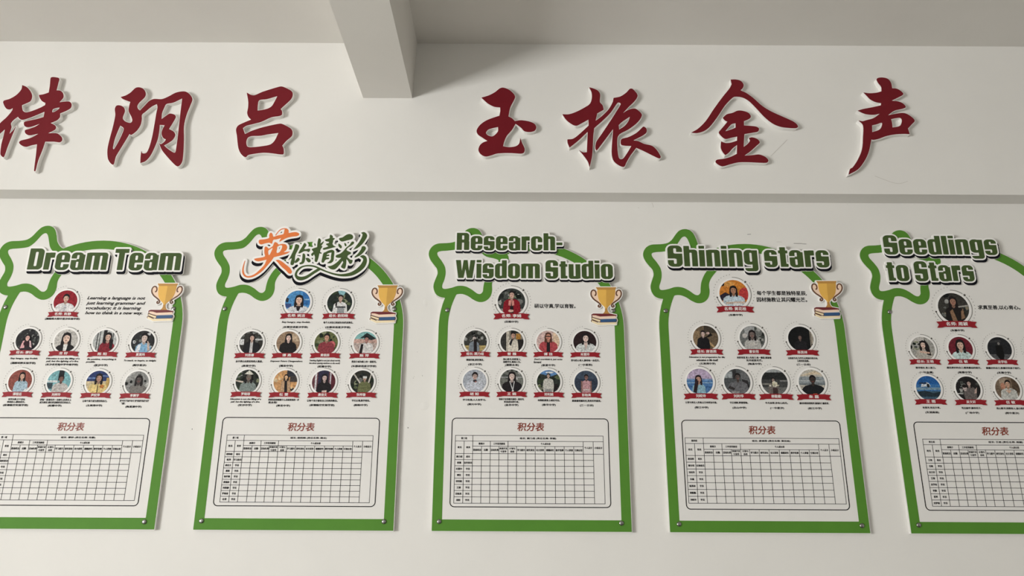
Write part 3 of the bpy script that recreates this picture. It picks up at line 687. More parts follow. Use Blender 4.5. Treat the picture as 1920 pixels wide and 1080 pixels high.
P2.append((679, 716.3, 22, BG((50, 50, 44)) + spots(10, 22, LF + GR, r=.2) + who(.22, .3, .22, (112, 116, 78), skin=(190, 160, 140), style='short', sh=1.1) + [((206, 200, 190), [(-.85, .75), (-.75, .8), (-.1, -.05), (-.2, -.15)]), ((206, 200, 190), [(.75, .8), (.85, .75), (.62, -.1), (.5, -.05)]), ((226, 226, 222), qd(.06, .3, .4, .5))],
   '张梓璇', [('学无止境,教学相长。', 34)], '(盼盼中学)'))
BOARDS.append(P2)
P3 = []
P3.append((959, 565.4, 25.8, BG((62, 66, 64)) + spots(11, 26, GR + LF, y0=-.1, r=.2) + [((150, 146, 142), qd(-1, -1, 1, -.55))] + who(.02, .5, .26, (146, 24, 40), skin=(222, 182, 166), style='short', sh=1.05, inner=(30, 24, 28)) + [((222, 150, 140), [(-.2, .05), (.0, .15), (-.04, -.35), (-.22, -.3)]), ((222, 150, 140), [(.18, .05), (.0, .15), (.04, -.35), (.2, -.3)]), ((226, 186, 170), el(-.04, -.72, .2, .1))],
   '名师: 李娟', [], '(百熙中学)'))
P3.append((891.4, 640.6, 21.6, BG((62, 62, 58)) + spots(12, 30, GR, y0=0, r=.16) + [((190, 168, 110), qd(-1, -1, 1, -.35)), ((140, 120, 80), qd(-1, -.6, 1, -.55)), ((140, 120, 80), qd(-1, -.82, 1, -.77))] + who(-.1, .28, .22, (130, 140, 150), skin=(206, 196, 190), style='short', sh=.9) + [(DK, [(-.15, .2), (.1, .2), (.15, -.9), (-.12, -.9)])],
   '组长: 顾力组', [('博观约取,厚积薄发。', 33)], '(龙江中学)'))
P3.append((960, 640.6, 21.6, BG((142, 136, 124)) + [((60, 58, 56), qd(-1, -1, -.45, 1)), ((200, 192, 178), qd(-.5, -1, -.25, 1)), ((180, 130, 60), qd(.35, .2, .75, .7)), ((40, 36, 36), qd(.5, -1, 1, .2)), ((34, 40, 36), qd(-.1, .75, 1, 1))] + who(.1, .55, .26, (226, 218, 204), skin=(200, 160, 140), style='short', sh=.75) + [((44, 42, 44), [(-.05, .25), (.1, .2), (-.1, -.4), (-.25, -.2)])],
   '曾 雅', [('用心教书,用爱育人,', 33), ('温暖学生,照亮人生。', 33)], '(湘郡未来)'))
P3.append((1027.6, 641, 21.6, BG((226, 196, 190)) + [((232, 204, 176), qd(.4, -.4, 1, .8))] + who(.02, .46, .32, (186, 78, 84), skin=(214, 150, 128), style='long', hair=(96, 62, 50), sh=1.15, inner=(34, 28, 32)) + [((40, 36, 36), qd(-.26, .44, .26, .52))],
   '谭 佳', [("Don't overthink it, just write", 52), ('forward.', 14)], '(泉星中学)'))
P3.append((1096.5, 641.6, 21.6, BG((46, 30, 32)) + who(.08, .36, .35, (222, 226, 224), skin=(240, 214, 204), sh=1.15) + [((232, 206, 196), [(-.08, -.1), (.24, -.1), (.08, -.7)])],
   '肖慧玲', [('爱与匠心育人,静待每一朵花开。', 53)], '(一中星和)'))
P3.append((890, 714.8, 22, BG((176, 182, 192)) + [((196, 200, 208), qd(.3, -1, 1, 1))] + who(.02, .42, .3, (206, 210, 220), skin=(196, 170, 160), style='short', sh=1.15) + [((60, 54, 60), el(.02, .02, .16, .12)), ((176, 120, 110), el(.1, -.05, .08, .06))],
   '胡 妲', [('学习有我,人人有学习。', 43)], '(黄兴中学)'))
P3.append((959.3, 714.8, 22, BG((120, 122, 116)) + spots(13, 20, GR + [(206, 206, 202)], r=.2) + [((206, 206, 206), qd(-1, .3, 1, .36))] + who(.02, .42, .34, (34, 30, 34), skin=(228, 206, 196), sh=1.15) + [((214, 214, 214), [(-.2, .0), (-.12, .0), (.14, -.8), (.06, -.8)]), ((214, 214, 214), [(.26, .0), (.2, .0), (.06, -.8), (.14, -.8)]), ((236, 236, 236), qd(.02, -.98, .18, -.78))],
   '王 娟', [('和孩子在同频共振的一路有光,', 47), ('终身成长的行者。', 28)], '(金井中学)'))
P3.append((1028.6, 715.8, 22, BG((50, 56, 52)) + [((96, 140, 190), [(-1, 1), (1, 1), (1, .75), (.2, .45), (-1, .75)]), ((226, 230, 234), el(.1, .8, .35, .08))] + spots(14, 18, LF, y1=.4, r=.2) + [((120, 116, 110), qd(-1, -.6, 1, -.5))] + who(-.02, .5, .18, (206, 204, 196), skin=(206, 180, 166), style='short', sh=1.1) + [((150, 150, 150), qd(-.3, -1, .26, -.65)), (DK, qd(.45, -.8, .75, -.2))],
   '邓利娟', [('何惧路漫漫,心诚志可达。', 41)], '(春华中学)'))
P3.append((1098.9, 716.8, 22, BG((56, 66, 84)) + [((70, 82, 100), qd(-1, .3, 1, 1)), ((80, 90, 84), qd(-1, -1, 1, -.7))] + who(.02, .42, .22, (206, 160, 166), skin=(130, 100, 96), style='short', sh=.85) + [((150, 112, 104), qd(-.44, -.8, -.32, .1)), ((150, 112, 104), qd(.34, -.8, .46, .1)), ((220, 210, 206), qd(-.25, -.7, .28, -.6))],
   '彭贻美', [('愿做最明媚的光,亮亮世界最亮。', 54)], '(三一云谷)'))
BOARDS.append(P3)
P4 = []
P4.append((1375.8, 550.9, 27, BG((214, 134, 54)) + [((46, 40, 56), [(-1, -.15), (-.6, .1), (-.3, -.05), (-.2, -.5), (-1, -.5)]), ((196, 66, 66), el(.75, .0, .4, .45)), ((236, 170, 90), el(-.3, .7, .4, .2)), ((40, 36, 40), spots(1, 1, GR)[0][1])] + who(-.02, .25, .28, (206, 222, 232), skin=(190, 140, 110), sh=1.25) + [((220, 196, 180), [(-.6, -.6), (.7, -.55), (.7, -.72), (-.6, -.75)]), ((236, 236, 236), qd(-.1, -.85, .5, -.68))],
   '名师: 黄花桂', [], '(东雅中学)'))
P4.append((1323, 633.7, 23.7, BG((112, 96, 76)) + [((70, 62, 52), qd(-.1, .4, 1, 1)), ((150, 126, 96), qd(-1, -1, -.45, .6)), ((180, 150, 110), [(.3, -.3), (.7, -.7), (.6, -.8), (.2, -.45)])] + who(-.2, .34, .22, (28, 26, 30), skin=(216, 190, 180), style='short', sh=1.0) + [((28, 26, 30), [(.0, .1), (.55, .2), (.4, .4), (.0, .0)]), ((210, 180, 170), el(.18, .38, .14, .1))],
   '组长: 唐语茜', [('Education is not preparation for life;', 67), ('education is life itself.', 40)], '(五美湾中学)'))
P4.append((1410.6, 634.3, 23.7, BG((120, 122, 120)) + spots(15, 24, GR, x0=.2, r=.16) + [((176, 178, 178), qd(-.6, .2, .2, 1)), ((200, 196, 192), el(-.6, .2, .2, .2))] + who(-.02, .3, .3, (196, 194, 190), skin=(130, 114, 108), sh=1.0) + [((210, 206, 200), el(.0, -.5, .3, .16))],
   '曹安然', [('用爱育爱,育人先育己,每一颗星,都被看', 64), ('见并绽放光芒。', 30)], '(梅溪中学)'))
P4.append((1501.3, 635.3, 23.7, BG((20, 22, 24)) + [((150, 140, 126), qd(.72, -1, .8, 1)), ((190, 180, 164), qd(.82, -.4, .96, .6))] + who(-.06, .1, .2, (34, 34, 38), skin=(120, 100, 92), style='short', sh=1.1),
   '陈凯林', [('以热爱为光,为学生点亮前行的方向,', 55), ('让教育有温度。', 22)], '(三一云谷)'))
P4.append((1312, 715.6, 24.6, BG((196, 178, 206)) + [((86, 132, 186), qd(-1, -1, 1, .15)), ((130, 160, 200), qd(-1, .1, 1, .22)), ((60, 104, 160), qd(-1, -.45, 1, -.35)), ((150, 180, 206), qd(-1, -.12, 1, -.05))] + who(-.1, .18, .27, (150, 190, 206), skin=(206, 160, 140), hair=(48, 34, 40), sh=.85) + [((48, 34, 40), [(-.3, .3), (-.1, .0), (-.3, -.9), (-.55, -.8)])],
   '刘皎玲', [('让爱与美注入灵魂,让生命更加丰盈。', 59)], '(梨江中学)'))
P4.append((1382.2, 716, 24.6, BG((86, 90, 92)) + [((170, 176, 178), qd(-1, .3, -.35, .8)), ((56, 56, 58), qd(-.3, .2, -.05, 1)), ((110, 112, 114), qd(.3, .0, 1, .9)), ((46, 44, 46), [(.35, .2), (.8, .1), (.9, -.4), (.5, -.5)])] + who(.05, .36, .26, (112, 112, 116), skin=(96, 84, 80), style='short', sh=1.3) + [((160, 158, 158), qd(-.5, -.9, .1, -.72)), ((60, 56, 56), [(-.6, -.3), (-.2, -.5), (-.3, -.65), (-.75, -.5)])],
   '刘利华', [('守正创新,厚德载物。', 34)], '(北山中学)'))
P4.append((1452.2, 716.6, 24.6, BG((72, 72, 72)) + [((170, 174, 174), qd(-1, .75, 1, 1)), ((44, 46, 46), qd(-1, .2, 1, .72)), ((116, 116, 114), qd(-1, -1, 1, -.4)), ((150, 148, 140), [(-1, -.1), (-.4, -.1), (-.4, -.2), (-1, -.2)]), ((140, 140, 138), qd(.4, .05, 1, .14))] + who(-.1, .16, .16, (120, 112, 108), skin=(170, 150, 140), sh=1.1) + spots(16, 14, [(226, 220, 196), (196, 190, 160), (240, 236, 220)], x0=-.4, x1=.3, y0=-.35, y1=.0, r=.1) + [((70, 52, 52), qd(-.2, -.9, .15, -.45))],
   '柳勤勤', [('平凡如草,亦有心向光。', 42)], '(一中星沙)'))
P4.append((1522.3, 717.2, 24.6, BG((206, 200, 188)) + [((150, 158, 162), qd(-1, -.1, 1, .45)), ((196, 200, 200), qd(-1, .1, 1, .16)), ((120, 128, 132), qd(-1, -.2, 1, -.05)), ((60, 64, 60), qd(-1, -1, 1, -.5)), ((226, 208, 180), [(-.9, .5), (.3, .9), (.9, .6), (.3, .62)])] + who(.06, .2, .3, (30, 32, 36), skin=(70, 58, 54), style='short', sh=1.3) + [((210, 90, 50), qd(.0, -.95, .3, -.85))],
   '朱 磊', [('最好的教育是陪伴,最强的力量是爱。', 55)], '(松江中学)'))
BOARDS.append(P4)
P5 = []
P5.append((1787.6, 577.2, 28.8, BG((62, 60, 56)) + spots(17, 26, GR + [(150, 140, 120)], r=.18) + [((176, 172, 164), [(.3, .1), (1, .2), (1, .1), (.3, .0)])] + who(.0, .42, .28, (34, 30, 30), skin=(172, 130, 110), sh=.95) + [((150, 118, 92), [(-.3, -.25), (-.1, -.1), (.1, -.9), (-.2, -.9)]), ((150, 118, 92), [(.42, -.25), (.58, -.05), (.62, -.7), (.36, -.8)])],
   '名师: 周颖', [], '(东雅中学)'))
P5.append((1729.8, 653.7, 22.6, BG((176, 174, 168)) + spots(18, 14, GR + LF, x1=-.1, r=.2) + [((206, 202, 196), qd(-.9, .6, .2, 1))] + who(.05, .32, .3, (196, 190, 180), skin=(236, 206, 190), sh=1.05) + [(DK, [(.2, .8), (.5, .3), (.6, -.6), (.25, -.5)]), ((226, 190, 170), [(-.3, -.2), (.5, -.3), (.5, -.45), (-.3, -.35)])],
   '组长: 王艳', [('教学相长,育人育己。', 37)], '(一中金鹰)'))
P5.append((1801, 653.7, 22.6, BG((118, 36, 50)) + who(.0, .3, .4, (206, 226, 224), skin=(224, 190, 170), style='long', sh=1.0),
   '伍 敏', [('遇见更好的自己,照亮最远的前方。', 64)], '(南雅中学)'))
P5.append((1874, 654.3, 22.6, BG((36, 38, 42)) + [((96, 96, 98), qd(-1, -1, 1, -.45)), ((60, 60, 62), [(-.8, .7), (.2, .75), (.2, .6), (-.8, .5)]), ((140, 136, 132), el(-.02, .45, .1, .12)), ((14, 14, 16), [(-.3, .3), (.25, .3), (.3, -.6), (.15, -.95), (-.1, -.9), (-.35, -.5)])],
   '龙学柏', [('做最好的自己,教最好的孩子前行。', 64)], '(北雅中学)'))
P5.append((1946, 655, 22.6, BG((140, 150, 150)) + who(.0, .3, .32, (196, 196, 200)), '李 静', [('以爱为灯,照亮前行。', 37)], '(东雅中学)'))
P5.append((1740.6, 727.8, 23, BG((66, 122, 180)) + [((40, 100, 170), qd(-1, .3, 1, 1)), ((226, 232, 238), [(-.6, .1), (-.5, .35), (-.2, .3), (-.1, .5), (.1, .4), (.2, .15)]), ((130, 160, 180), qd(-1, -.15, 1, .05)), ((70, 100, 120), qd(-1, -1, 1, -.25)), ((40, 56, 66), [(-.9, -.3), (-.3, -.2), (.3, -.4), (.9, -.3), (.9, -.7), (-.9, -.7)]), ((36, 44, 52), el(.0, .2, .12, .16)), ((50, 60, 76), qd(-.7, .35, -.1, .45))],
   '王 雨', [('有星光,有远方来。', 33)], '(东湖高级)'))
P5.append((1815, 728.7, 23, BG((36, 34, 36)) + spots(20, 16, GR, r=.16) + [((210, 208, 206), qd(-1, -.45, -.5, -.38))] + who(.1, .42, .22, (112, 104, 102), skin=(206, 180, 170)) + [((206, 190, 186), el(-.3, .0, .16, .22)), (DK, el(-.3, .2, .2, .14)), ((196, 170, 160), [(.5, -.1), (.7, .1), (.6, -.4), (.4, -.4)])],
   '吴文轩', [('笃志励学,静待花开。', 37)], '(广场中学)'))
P5.append((1889, 729.3, 23, BG((128, 110, 92)) + [((176, 156, 136), qd(-.6, .2, .1, .9)), ((90, 74, 60), qd(.4, -.3, 1, .9)), ((196, 140, 116), el(-.35, .2, .2, .3))] + who(.06, .4, .28, (206, 206, 200), skin=(216, 176, 150), style='short', sh=1.1) + [((220, 184, 160), [(-.2, -.1), (.3, -.1), (.06, -.4)])],
   '伍 敏', [('用心教书,用情育人,温心陪伴。', 55)], '(附中星沙)'))
P5.append((1963, 730, 23, BG((120, 90, 90)) + who(.0, .34, .3, (230, 226, 220)), '周 琴', [('爱满天下,乐育英才。', 37)], '(泉星中学)'))
BOARDS.append(P5)

def arc(r0, a0, a1, w, n):
    p = []
    for i in range(n+1):
        t = math.radians(a0 + (a1-a0)*i/n); p.append(((r0+w/2)*math.cos(t), (r0+w/2)*math.sin(t)))
    for i in range(n, -1, -1):
        t = math.radians(a0 + (a1-a0)*i/n); p.append(((r0-w/2)*math.cos(t), (r0-w/2)*math.sin(t)))
    return p
def orn_mesh():
    """ring ornament of unit radius: two arcs, a star, a bead and a ring of dots"""
    V = []; Fc = []
    def add(poly):
        poly = orient([poly]); v, f = sheet(poly, 0.0); n = len(V); V.extend(v); Fc.extend([tuple(i+n for i in q) for q in f])
    add(arc(1.20, -52, 38, .030, 22)); add(arc(1.20, 52, 92, .030, 10)); add(arc(1.20, 196, 236, .034, 10))
    c = (1.22*math.cos(math.radians(45)), 1.22*math.sin(math.radians(45)))
    add([(c[0]+(.11 if i % 2 == 0 else .05)*math.sin(i*math.pi/5), c[1]+(.11 if i % 2 == 0 else .05)*math.cos(i*math.pi/5)) for i in range(10)])
    add(el(1.2*math.cos(math.radians(193)), 1.2*math.sin(math.radians(193)), .06, .06, 8))
    for a in list(range(98, 232, 9)) + list(range(-38, 36, 9)):
        t = math.radians(a); add(el(1.40*math.cos(t), 1.40*math.sin(t), .026, .026, 5))
    return mesh_data('ring_ornament', (V, Fc), M_DARK)
ME_ORN = orn_mesh()
ME_DISC = mesh_data('portrait', slab([el(0, 0, 1.12, 1.12, 40)], -.0005, .0001), M_WHITE)
RIB = [(-1.30, -.95), (-.98, -.93), (-.90, -.90), (.90, -.90), (.98, -.93), (1.30, -.95), (1.16, -1.15), (1.30, -1.36), (.95, -1.34), (.86, -1.29), (-.86, -1.29), (-.95, -1.34), (-1.30, -1.36), (-1.16, -1.15)]
ME_RIB = mesh_data('ribbon', slab(orient([RIB]), -.0003, .0001), M_RIB)
RFOLD = [[(.80, -1.29), (.97, -1.345), (.97, -1.29)], [(-.80, -1.29), (-.97, -1.29), (-.97, -1.345)]]
v_, f_ = [], []
for t_ in RFOLD:
    n_ = len(v_); v_ += [(p[0], -.0005, p[1]) for p in orient([t_])[0]]; f_.append((n_, n_+1, n_+2))
ME_FOLD = mesh_data('ribbon_fold', (v_, f_), M_DKRED)
PM = photo_material()

def child(name, me, parent, loc=(0, 0, 0), scale=1.0, label=None):
    o = bpy.data.objects.new(name, me); o.location = loc
    o.scale = (scale, 1, scale) if not isinstance(scale, tuple) else scale
    return link(o, parent, label=label)

def local_px(x, y):
    a = B(x-.5, y); b = B(x+.5, y); c = B(x, y-.5); d = B(x, y+.5)
    return b[0]-a[0], c[1]-d[1]

def portrait(root, org, spec):
    px, py, rp, shapes, ribbon, lines, school = spec
    c = B(px, py); kx, kz = local_px(px, py); R = rp*kx
    loc = (c[0]-org[0], YF-.0002, c[1]-org[2])
    d = bpy.data.objects.new('portrait', ME_DISC.copy()); d.location = loc
    me = d.data
    for v in me.vertices: v.co.x *= R; v.co.z *= R
    link(d, root)
    # the picture
    V = []; Fc = []; Cc = []; lay = 0
    for colr, poly in shapes:
        poly = clip(orient([poly])[0])
        if len(poly) < 3 or abs(area2(poly)) < 1e-5: continue
        v, f = sheet(orient([poly]), -.0007 - .00006*lay); n = len(V); lay += 1
        V += [(p[0]*R, p[1], p[2]*R) for p in v]; Fc += [tuple(i+n for i in q) for q in f]; Cc += [colr]*len(f)
    pm = bpy.data.meshes.new('photo'); pm.from_pydata(V, [], Fc); pm.materials.append(PM)
    at_ = pm.color_attributes.new('print', 'FLOAT_COLOR', 'CORNER')
    li = 0; buf = []
    for p, colr in zip(pm.polygons, Cc):
        buf += [*lin(colr), 1.0] * len(p.vertices)
    at_.data.foreach_set('color', buf); pm.update()
    child('photo', pm, d)
    yy = -.0007 - .00006*(lay+2)
    o = child('ring_ornament', ME_ORN, d, (0, -.0006, 0), R)
    child('ribbon', ME_RIB, d, (0, yy-.0003, 0), R); child('ribbon_fold', ME_FOLD, d, (0, yy-.0003, 0), R)
    nch = len(ribbon)
    writing('ribbon_text', [(ribbon, 0, -1.095*R, R*min(1.5, .215*nch+.1), .24*R)], yy-.0012, M_WHITE, d, .022)
    it = []; y = py + 30.5*rp/22 if not lines else 0
    if lines:
        yl = py + 1.59*rp - (1.2 if len(lines) > 1 else 0)
        for t, w in lines:
            ww = w*kx; it.append((t, (0 if len(lines) == 1 or w > 20 else -20*kx), B(px, yl)[1]-c[1], ww, 3.9*kz, .25 if t.isascii() else 0)); yl += 5.0
        ys = py + (1.98 if len(lines) == 1 else 1.98+.06)*rp
    else:
        ys = py + 1.48*rp
    it.append((school, 0, B(px, ys)[1]-c[1], len(school)*(4.6 if len(school) > 9 else 4.2)*kx, 4.4*kz))
    writing('caption', it, -.0006, M_BLACK, d, .035)

COLS = [243, 317, 390, 465, 538, 611, 687, 759, 836, 916, 998, 1082, 1160, 1240, 1320, 1404, 1490]
COLF = [(c-243)/1247 for c in COLS]
def score_table(root, org, tl, br_, border, nrow, group, head, names, roles, hpx):
    """tl, br_: table corners in the photograph; border: rounded frame corners; hpx: centre of the heading"""
    x0, zt = tl; x1, zb = br_
    bx0, bz1, bx1, bz0 = border
    k = KX
    def rrect(i, r):
        p = []
        for cx, cz, a in ((bx1-r, bz1-r, 0), (bx0+r, bz1-r, 90), (bx0+r, bz0+r, 180), (bx1-r, bz0+r, 270)):
            p += [(cx+(r-i)*math.cos(math.radians(a+15*q)), cz+(r-i)*math.sin(math.radians(a+15*q))) for q in range(7)]
        return p
    lw = .0025
    loops = [rrect(0, .014), rrect(lw, .014)[::-1]]
    loops = [l if (area2(l) > 0) == (i == 0) else l[::-1] for i, l in enumerate(loops)]
    V, Fc = slab(loops, YF-.0006, YF)
    t = mesh_obj('score_table', V, Fc, M_BLACK, root, org)
    W = x1-x0; H = zt-zb
    cx = [x0+W*f for f in COLF]
    hh = [0, .0849, .1605, .2725] if nrow == 8 else ([0, .083, .159, .249] if nrow == 9 else [0, .088, .178, .275])
    rz = [zt-H*h for h in hh]
    body = [rz[3] - (rz[3]-zb)*i/nrow for i in range(nrow+1)]
    lines = []; g = .0014
    hl = lambda a, b, z: lines.append((a-g/2, b+g/2, z-g/2, z+g/2))
    vl = lambda x, a, b: lines.append((x-g/2, x+g/2, b, a))
    hl(x0, x1, zt); hl(x0, x1, rz[1]); hl(cx[2], cx[14], rz[2]); hl(x0, x1, rz[3])
    for z in body[1:-1]: hl(x0, cx[15], z)
    hl(x0, x1, zb)
    vl(x0, zt, zb); vl(x1, zt, zb); vl(cx[2], zt, zb)
    for i in (1, 4, 6, 14, 15): vl(cx[i], rz[1], zb)
    for i in (3, 5, 7, 8, 9, 10, 11, 12, 13): vl(cx[i], rz[2], zb)
    V = []; Fc = []
    for a, b, c, d in lines:
        n = len(V); V += [(a-org[0], YF-.0004-org[1], c-org[2]), (b-org[0], YF-.0004-org[1], c-org[2]), (b-org[0], YF-.0004-org[1], d-org[2]), (a-org[0], YF-.0004-org[1], d-org[2])]; Fc.append((n, n+1, n+2, n+3))
    mesh_obj('grid_lines', V, Fc, M_BLACK, t)
    L = lambda x, z: (x-org[0], z-org[2])
    it = []
    def cell(s, a, b, zt_, zb_, h=.0062, cw=.0060, dz=0):
        q = L((a+b)/2, (zt_+zb_)/2+dz); w = min(len(s)*cw, (b-a)*.97); it.append((s, q[0], q[1], w, h))
    cell(group, cx[0], cx[2], zt, rz[1]); cell(head, cx[2], cx[16], zt, rz[1], .0066, .0062)
    cell('姓名', cx[0], cx[1], rz[1], rz[3]); cell('职务', cx[1], cx[2], rz[1], rz[3])
    cell('基础分', cx[2], cx[4], rz[1], rz[2]); cell('工作室贡献组', cx[4], cx[6], rz[1], rz[2]); cell('个人成长组', cx[6], cx[14], rz[1], rz[2])
    for i, s in ((2, '星级政治'), (3, '出勤'), (4, '活动负责'), (7, '学习提升'), (8, '研究深化'), (9, '论文获奖'), (10, '课题研究'), (11, '教学竞赛'), (12, '个人荣誉'), (13, '引领示范')):
        cell(s, cx[i], cx[i+1], rz[2], rz[3], .0066)
    for i, a, b in ((5, '资源开发', '与宣传'), (6, '计划与', '总结')):
        cell(a, cx[i], cx[i+1], rz[2], rz[3], .006, dz=.0045); cell(b, cx[i], cx[i+1], rz[2], rz[3], .006, dz=-.0045)
    cell('个人总分', cx[14], cx[15], rz[1], rz[3]); cell('小组总分', cx[15], cx[16], rz[1], rz[3])
    for i in range(nrow):
        cell(names[i], cx[0], cx[1], body[i], body[i+1]); cell(roles[i] if i < len(roles) else '学员', cx[1], cx[2], body[i], body[i+1])
    writing('cell_text', it, YF-.0006-org[1], M_BLACK, t, .035, kind='stuff')
    q = L(*B(*hpx)); kx, kz = local_px(*hpx)
    writing('heading', [('积分表', q[0], q[1], 49.5*kx, 15.5*kz, .12)], YF-.0006-org[1], M_TITLE, t, .026)
    return t

TITLE2 = [
 ('stroke', 0, [[(405,300),(415,270),(450,262),(520,255),(580,235),(582,190),(600,150),(620,150),(640,175),(655,215),(720,195),(790,180),(825,165),(838,110),(852,74),(885,80),(910,110),(915,150),(980,140),(1040,138),(1085,160),(1080,190),(1040,205),(960,215),(880,235),(800,275),(755.5,302),(760,275),(785.5,238),(700,260),(650,270),(630,330),(605,325),(585,315),(520,325),(450,345),(415,330)]], 'o'),
 ('stroke', 0, [stroke([(690,192),(740,125),(790,88),(850,76)], 14)], 'o'),
 ('stroke', 0, [[(505,400),(525,380),(560,400),(575,415),(640,375),(660,330),(680,305),(720,320),(740,345),(800,335),(860,345),(885,385),(870,440),(830,475),(935.5,462),(890,495),(800,525),(660.5,560),(620,620),(560,690),(480,780),(390,850),(300,895),(220,905),(160,880),(130,830),(128,760),(145,690),(170,620),(178,622),(160,700),(152,780),(167,840),(210,878),(280,870),(350,835),(430,765),(500,690),(540.5,600),(500,610),(400,630),(345,615),(330,590),(370,578),(450,565),(510,545),(500,480)],
   [(568,450),(600,425),(640,405),(600,500),(580,525),(568,500)], [(720,385),(760,360),(800,365),(795,410),(760,470),(720,490),(705,470),(715,420)]], 'o'),
 ('stroke', 0, [[(690.5,610),(740,605),(800,635),(870,690),(930,740),(965,800),(950,835),(915,835),(860,780),(790,720),(730,650)]], 'o'),
 ('stroke', 1, [[(125,345),(160,345),(190,370),(170,430),(130,510),(118,560),(110,640),(85,690),(45,685),(45,640),(60,580),(0.5,612),(30,570),(70,490),(105,410)]], 'g'),
 ('stroke', 1, [[(275,320),(300,335),(310,360),(270.5,420),(300,425),(365,415),(370,450),(345,475),(320,460),(270,460),(200,495),(175,490),(200,440),(240,380)]], 'g'),
 ('stroke', 1, [[(250,500),(285,510),(290,580),(265,660),(200,680),(195,655),(225,640),(240,580)]], 'g'),
 ('stroke', 1, [[(165,570),(190,580),(195,605),(150,650),(115,655),(115,630)]], 'g'),
 ('stroke', 1, [[(300,575),(345,575),(380,610),(375,640),(340,645),(310,610)]], 'g'),
 ('stroke', 1, [[(520,240),(555,270),(545.5,330),(575,310),(600,290),(600,310),(560.5,370),(580,380),(550,430),(540.5,470),(570,490),(555,500),(530.5,495),(510,580),(485,640),(450,625),(455,560),(440.5,510),(410,540),(390,510),(430.5,470),(400,430),(430,410),(490.5,390),(500,300)]], 'g'),
 ('stroke', 1, [[(445,325),(465,340),(460,370),(445,355)]], 'g'),
 ('stroke', 1, [[(720,180),(755,205),(755,230),(790,245),(760,280),(760,300),(750,330),(770,365),(805,385),(750,400),(680,420),(600,435),(590,410),(650,390),(680.5,375),(640,340),(690.5,320),(690.5,300),(640,290),(625,265),(700,240),(705,200)]], 'g'),
 ('stroke', 1, [[(640,470),(680,450),(740,435),(780,460),(775,540),(765,620),(720,660),(660,660),(690,635),(720,600),(725,540),(735.5,480),(690,490),(660,505),(650.5,520),(690,515),(695,535),(650.5,545),(645.5,565),(690,570),(690,590),(640,600),(620,620),(600,650),(565,640),(580,560),(600,490)]], 'g'),
 ('stroke', 1, [[(860,245),(920,225),(990,180),(1050,170),(1095,200),(1085,250),(1000,275),(920,295),(885,285)]], 'g'),
 ('stroke', 1, [[(855,330),(880,345),(905,370),(905,400),(885,410),(850,370)]], 'g'),
 ('stroke', 1, [[(950,320),(980,335),(985,370),(960,370)]], 'g'),
 ('stroke', 1, [[(1075,300),(1110,300),(1110,330),(1060,370),(1010,400),(985.5,432),(1000,450),(1060,480),(1060,500),(1010,530),(1000.5,560),(1050,600),(1090,610),(1075,660),(1040,670),(1010,620),(985.5,590),(980,680),(960,750),(930,750),(895,720),(930,650),(920.5,620),(860,700),(790,765),(720,760),(665.5,715),(740,700),(820,650),(900.5,570),(840,570),(805,555),(815,525),(880,500),(930,460),(980,400),(1040,350)]], 'g'),
 ('stroke', 1, [[(1235,150),(1280,135),(1320,160),(1335,200),(1310,260),(1250,340),(1180,400),(1100.5,435),(1150,370),(1210,290),(1250,210),(1255,170)]], 'g'),
 ('stroke', 1, [[(1250,380),(1290,375),(1315,410),(1280,470),(1215,530),(1125.5,570),(1125,550),(1180,500),(1230,430)]], 'g'),
 ('swash', 1, [[(1215,545),(1270,525),(1320,560),(1330,640),(1290,730),(1200,810),(1080,870),(920,885),(780,860),(660,820),(545.5,775),(440,840),(320,920),(230,950),(160,940),(120,890),(115,840),(150,770),(220,715),(330,690),(440,700),(540,740),(650,790),(780,830),(900,845),(1040,820),(1150,760),(1230,680),(1270,600),(1240,565)],
   [(500.5,750),(430,725),(330,715),(240,735),(170,800),(150,850),(170,880),(230,890),(310,870),(420,800)]], 'g')]

YS = YF - .0065                            # face of the raised signs
TW = lambda px, py: at(px, py, YS)
def line_px(text, xl, xr, yb, yt):
    xm = (xl+xr)/2
    z0 = TW(xm, yb)[1]; z1 = TW(xm, yt)[1]
    return title_line(text, TW(xl, yb)[0], TW(xr, yb)[0], z0, z1-z0)
TITLES = [
 [('letter', lo, M_OLIVE) for lo in line_px('Dream Team', 50, 337, 506, 466.5)],
 None,
 [('letter', lo, M_OLIVE) for lo in line_px('Research-', 856, 1055, 469, 437) + line_px('Wisdom Studio', 854, 1149.5, 521.8, 488.3)],
 [('letter', lo, M_OLIVE) for lo in line_px('Shining stars', 1253, 1556, 500, 461.7)],
 [('letter', lo, M_OLIVE) for lo in line_px('Seedlings', 1659.3, 1871.2, 477, 442.3) + line_px('to Stars', 1665, 1828.4, 526.6, 490.7)]]
t2 = []
for n, src, loops, c in TITLE2:
    ox, oy, s = ((440, 420, 9.0), (540, 420, 9.0))[src]
    t2.append((n, orient([[TW(ox+x/s, oy+y/s) for x, y in (smooth(l) if not (n == 'stroke' and len(l) == 26 and src == 0) else l)] for l in loops]), M_ORANGE if c == 'o' else M_OLIVE))
TITLES[1] = t2
SHIFT = [(.0055, -.0085), (-.0015, -.0105), (.0012, -.0065), (.002, -.0085), (.0032, -.0078)]
RIM = [.0058, .0066, .0050, .0050, .0050]
TLAB = ['slanted-shadow title sign reading Dream Team', 'orange and green brush title sign reading 英你精彩', 'two-line title sign reading Research-Wisdom Studio', 'title sign reading Shining stars', 'two-line title sign reading Seedlings to Stars']
LAB = ['white notice board with green star border titled Dream Team, gold trophy at its corner',
       'white notice board with green star border titled in orange and green Chinese brush letters',
       'white notice board with green star border titled Research-Wisdom Studio',
       'white notice board with green star border titled Shining stars',
       'white notice board with green star border titled Seedlings to Stars']
TROP = [(317, 532.5), (727.9, 535.9), (1136.3, 539.4), (1548.3, 527.8), (1972, 556)]
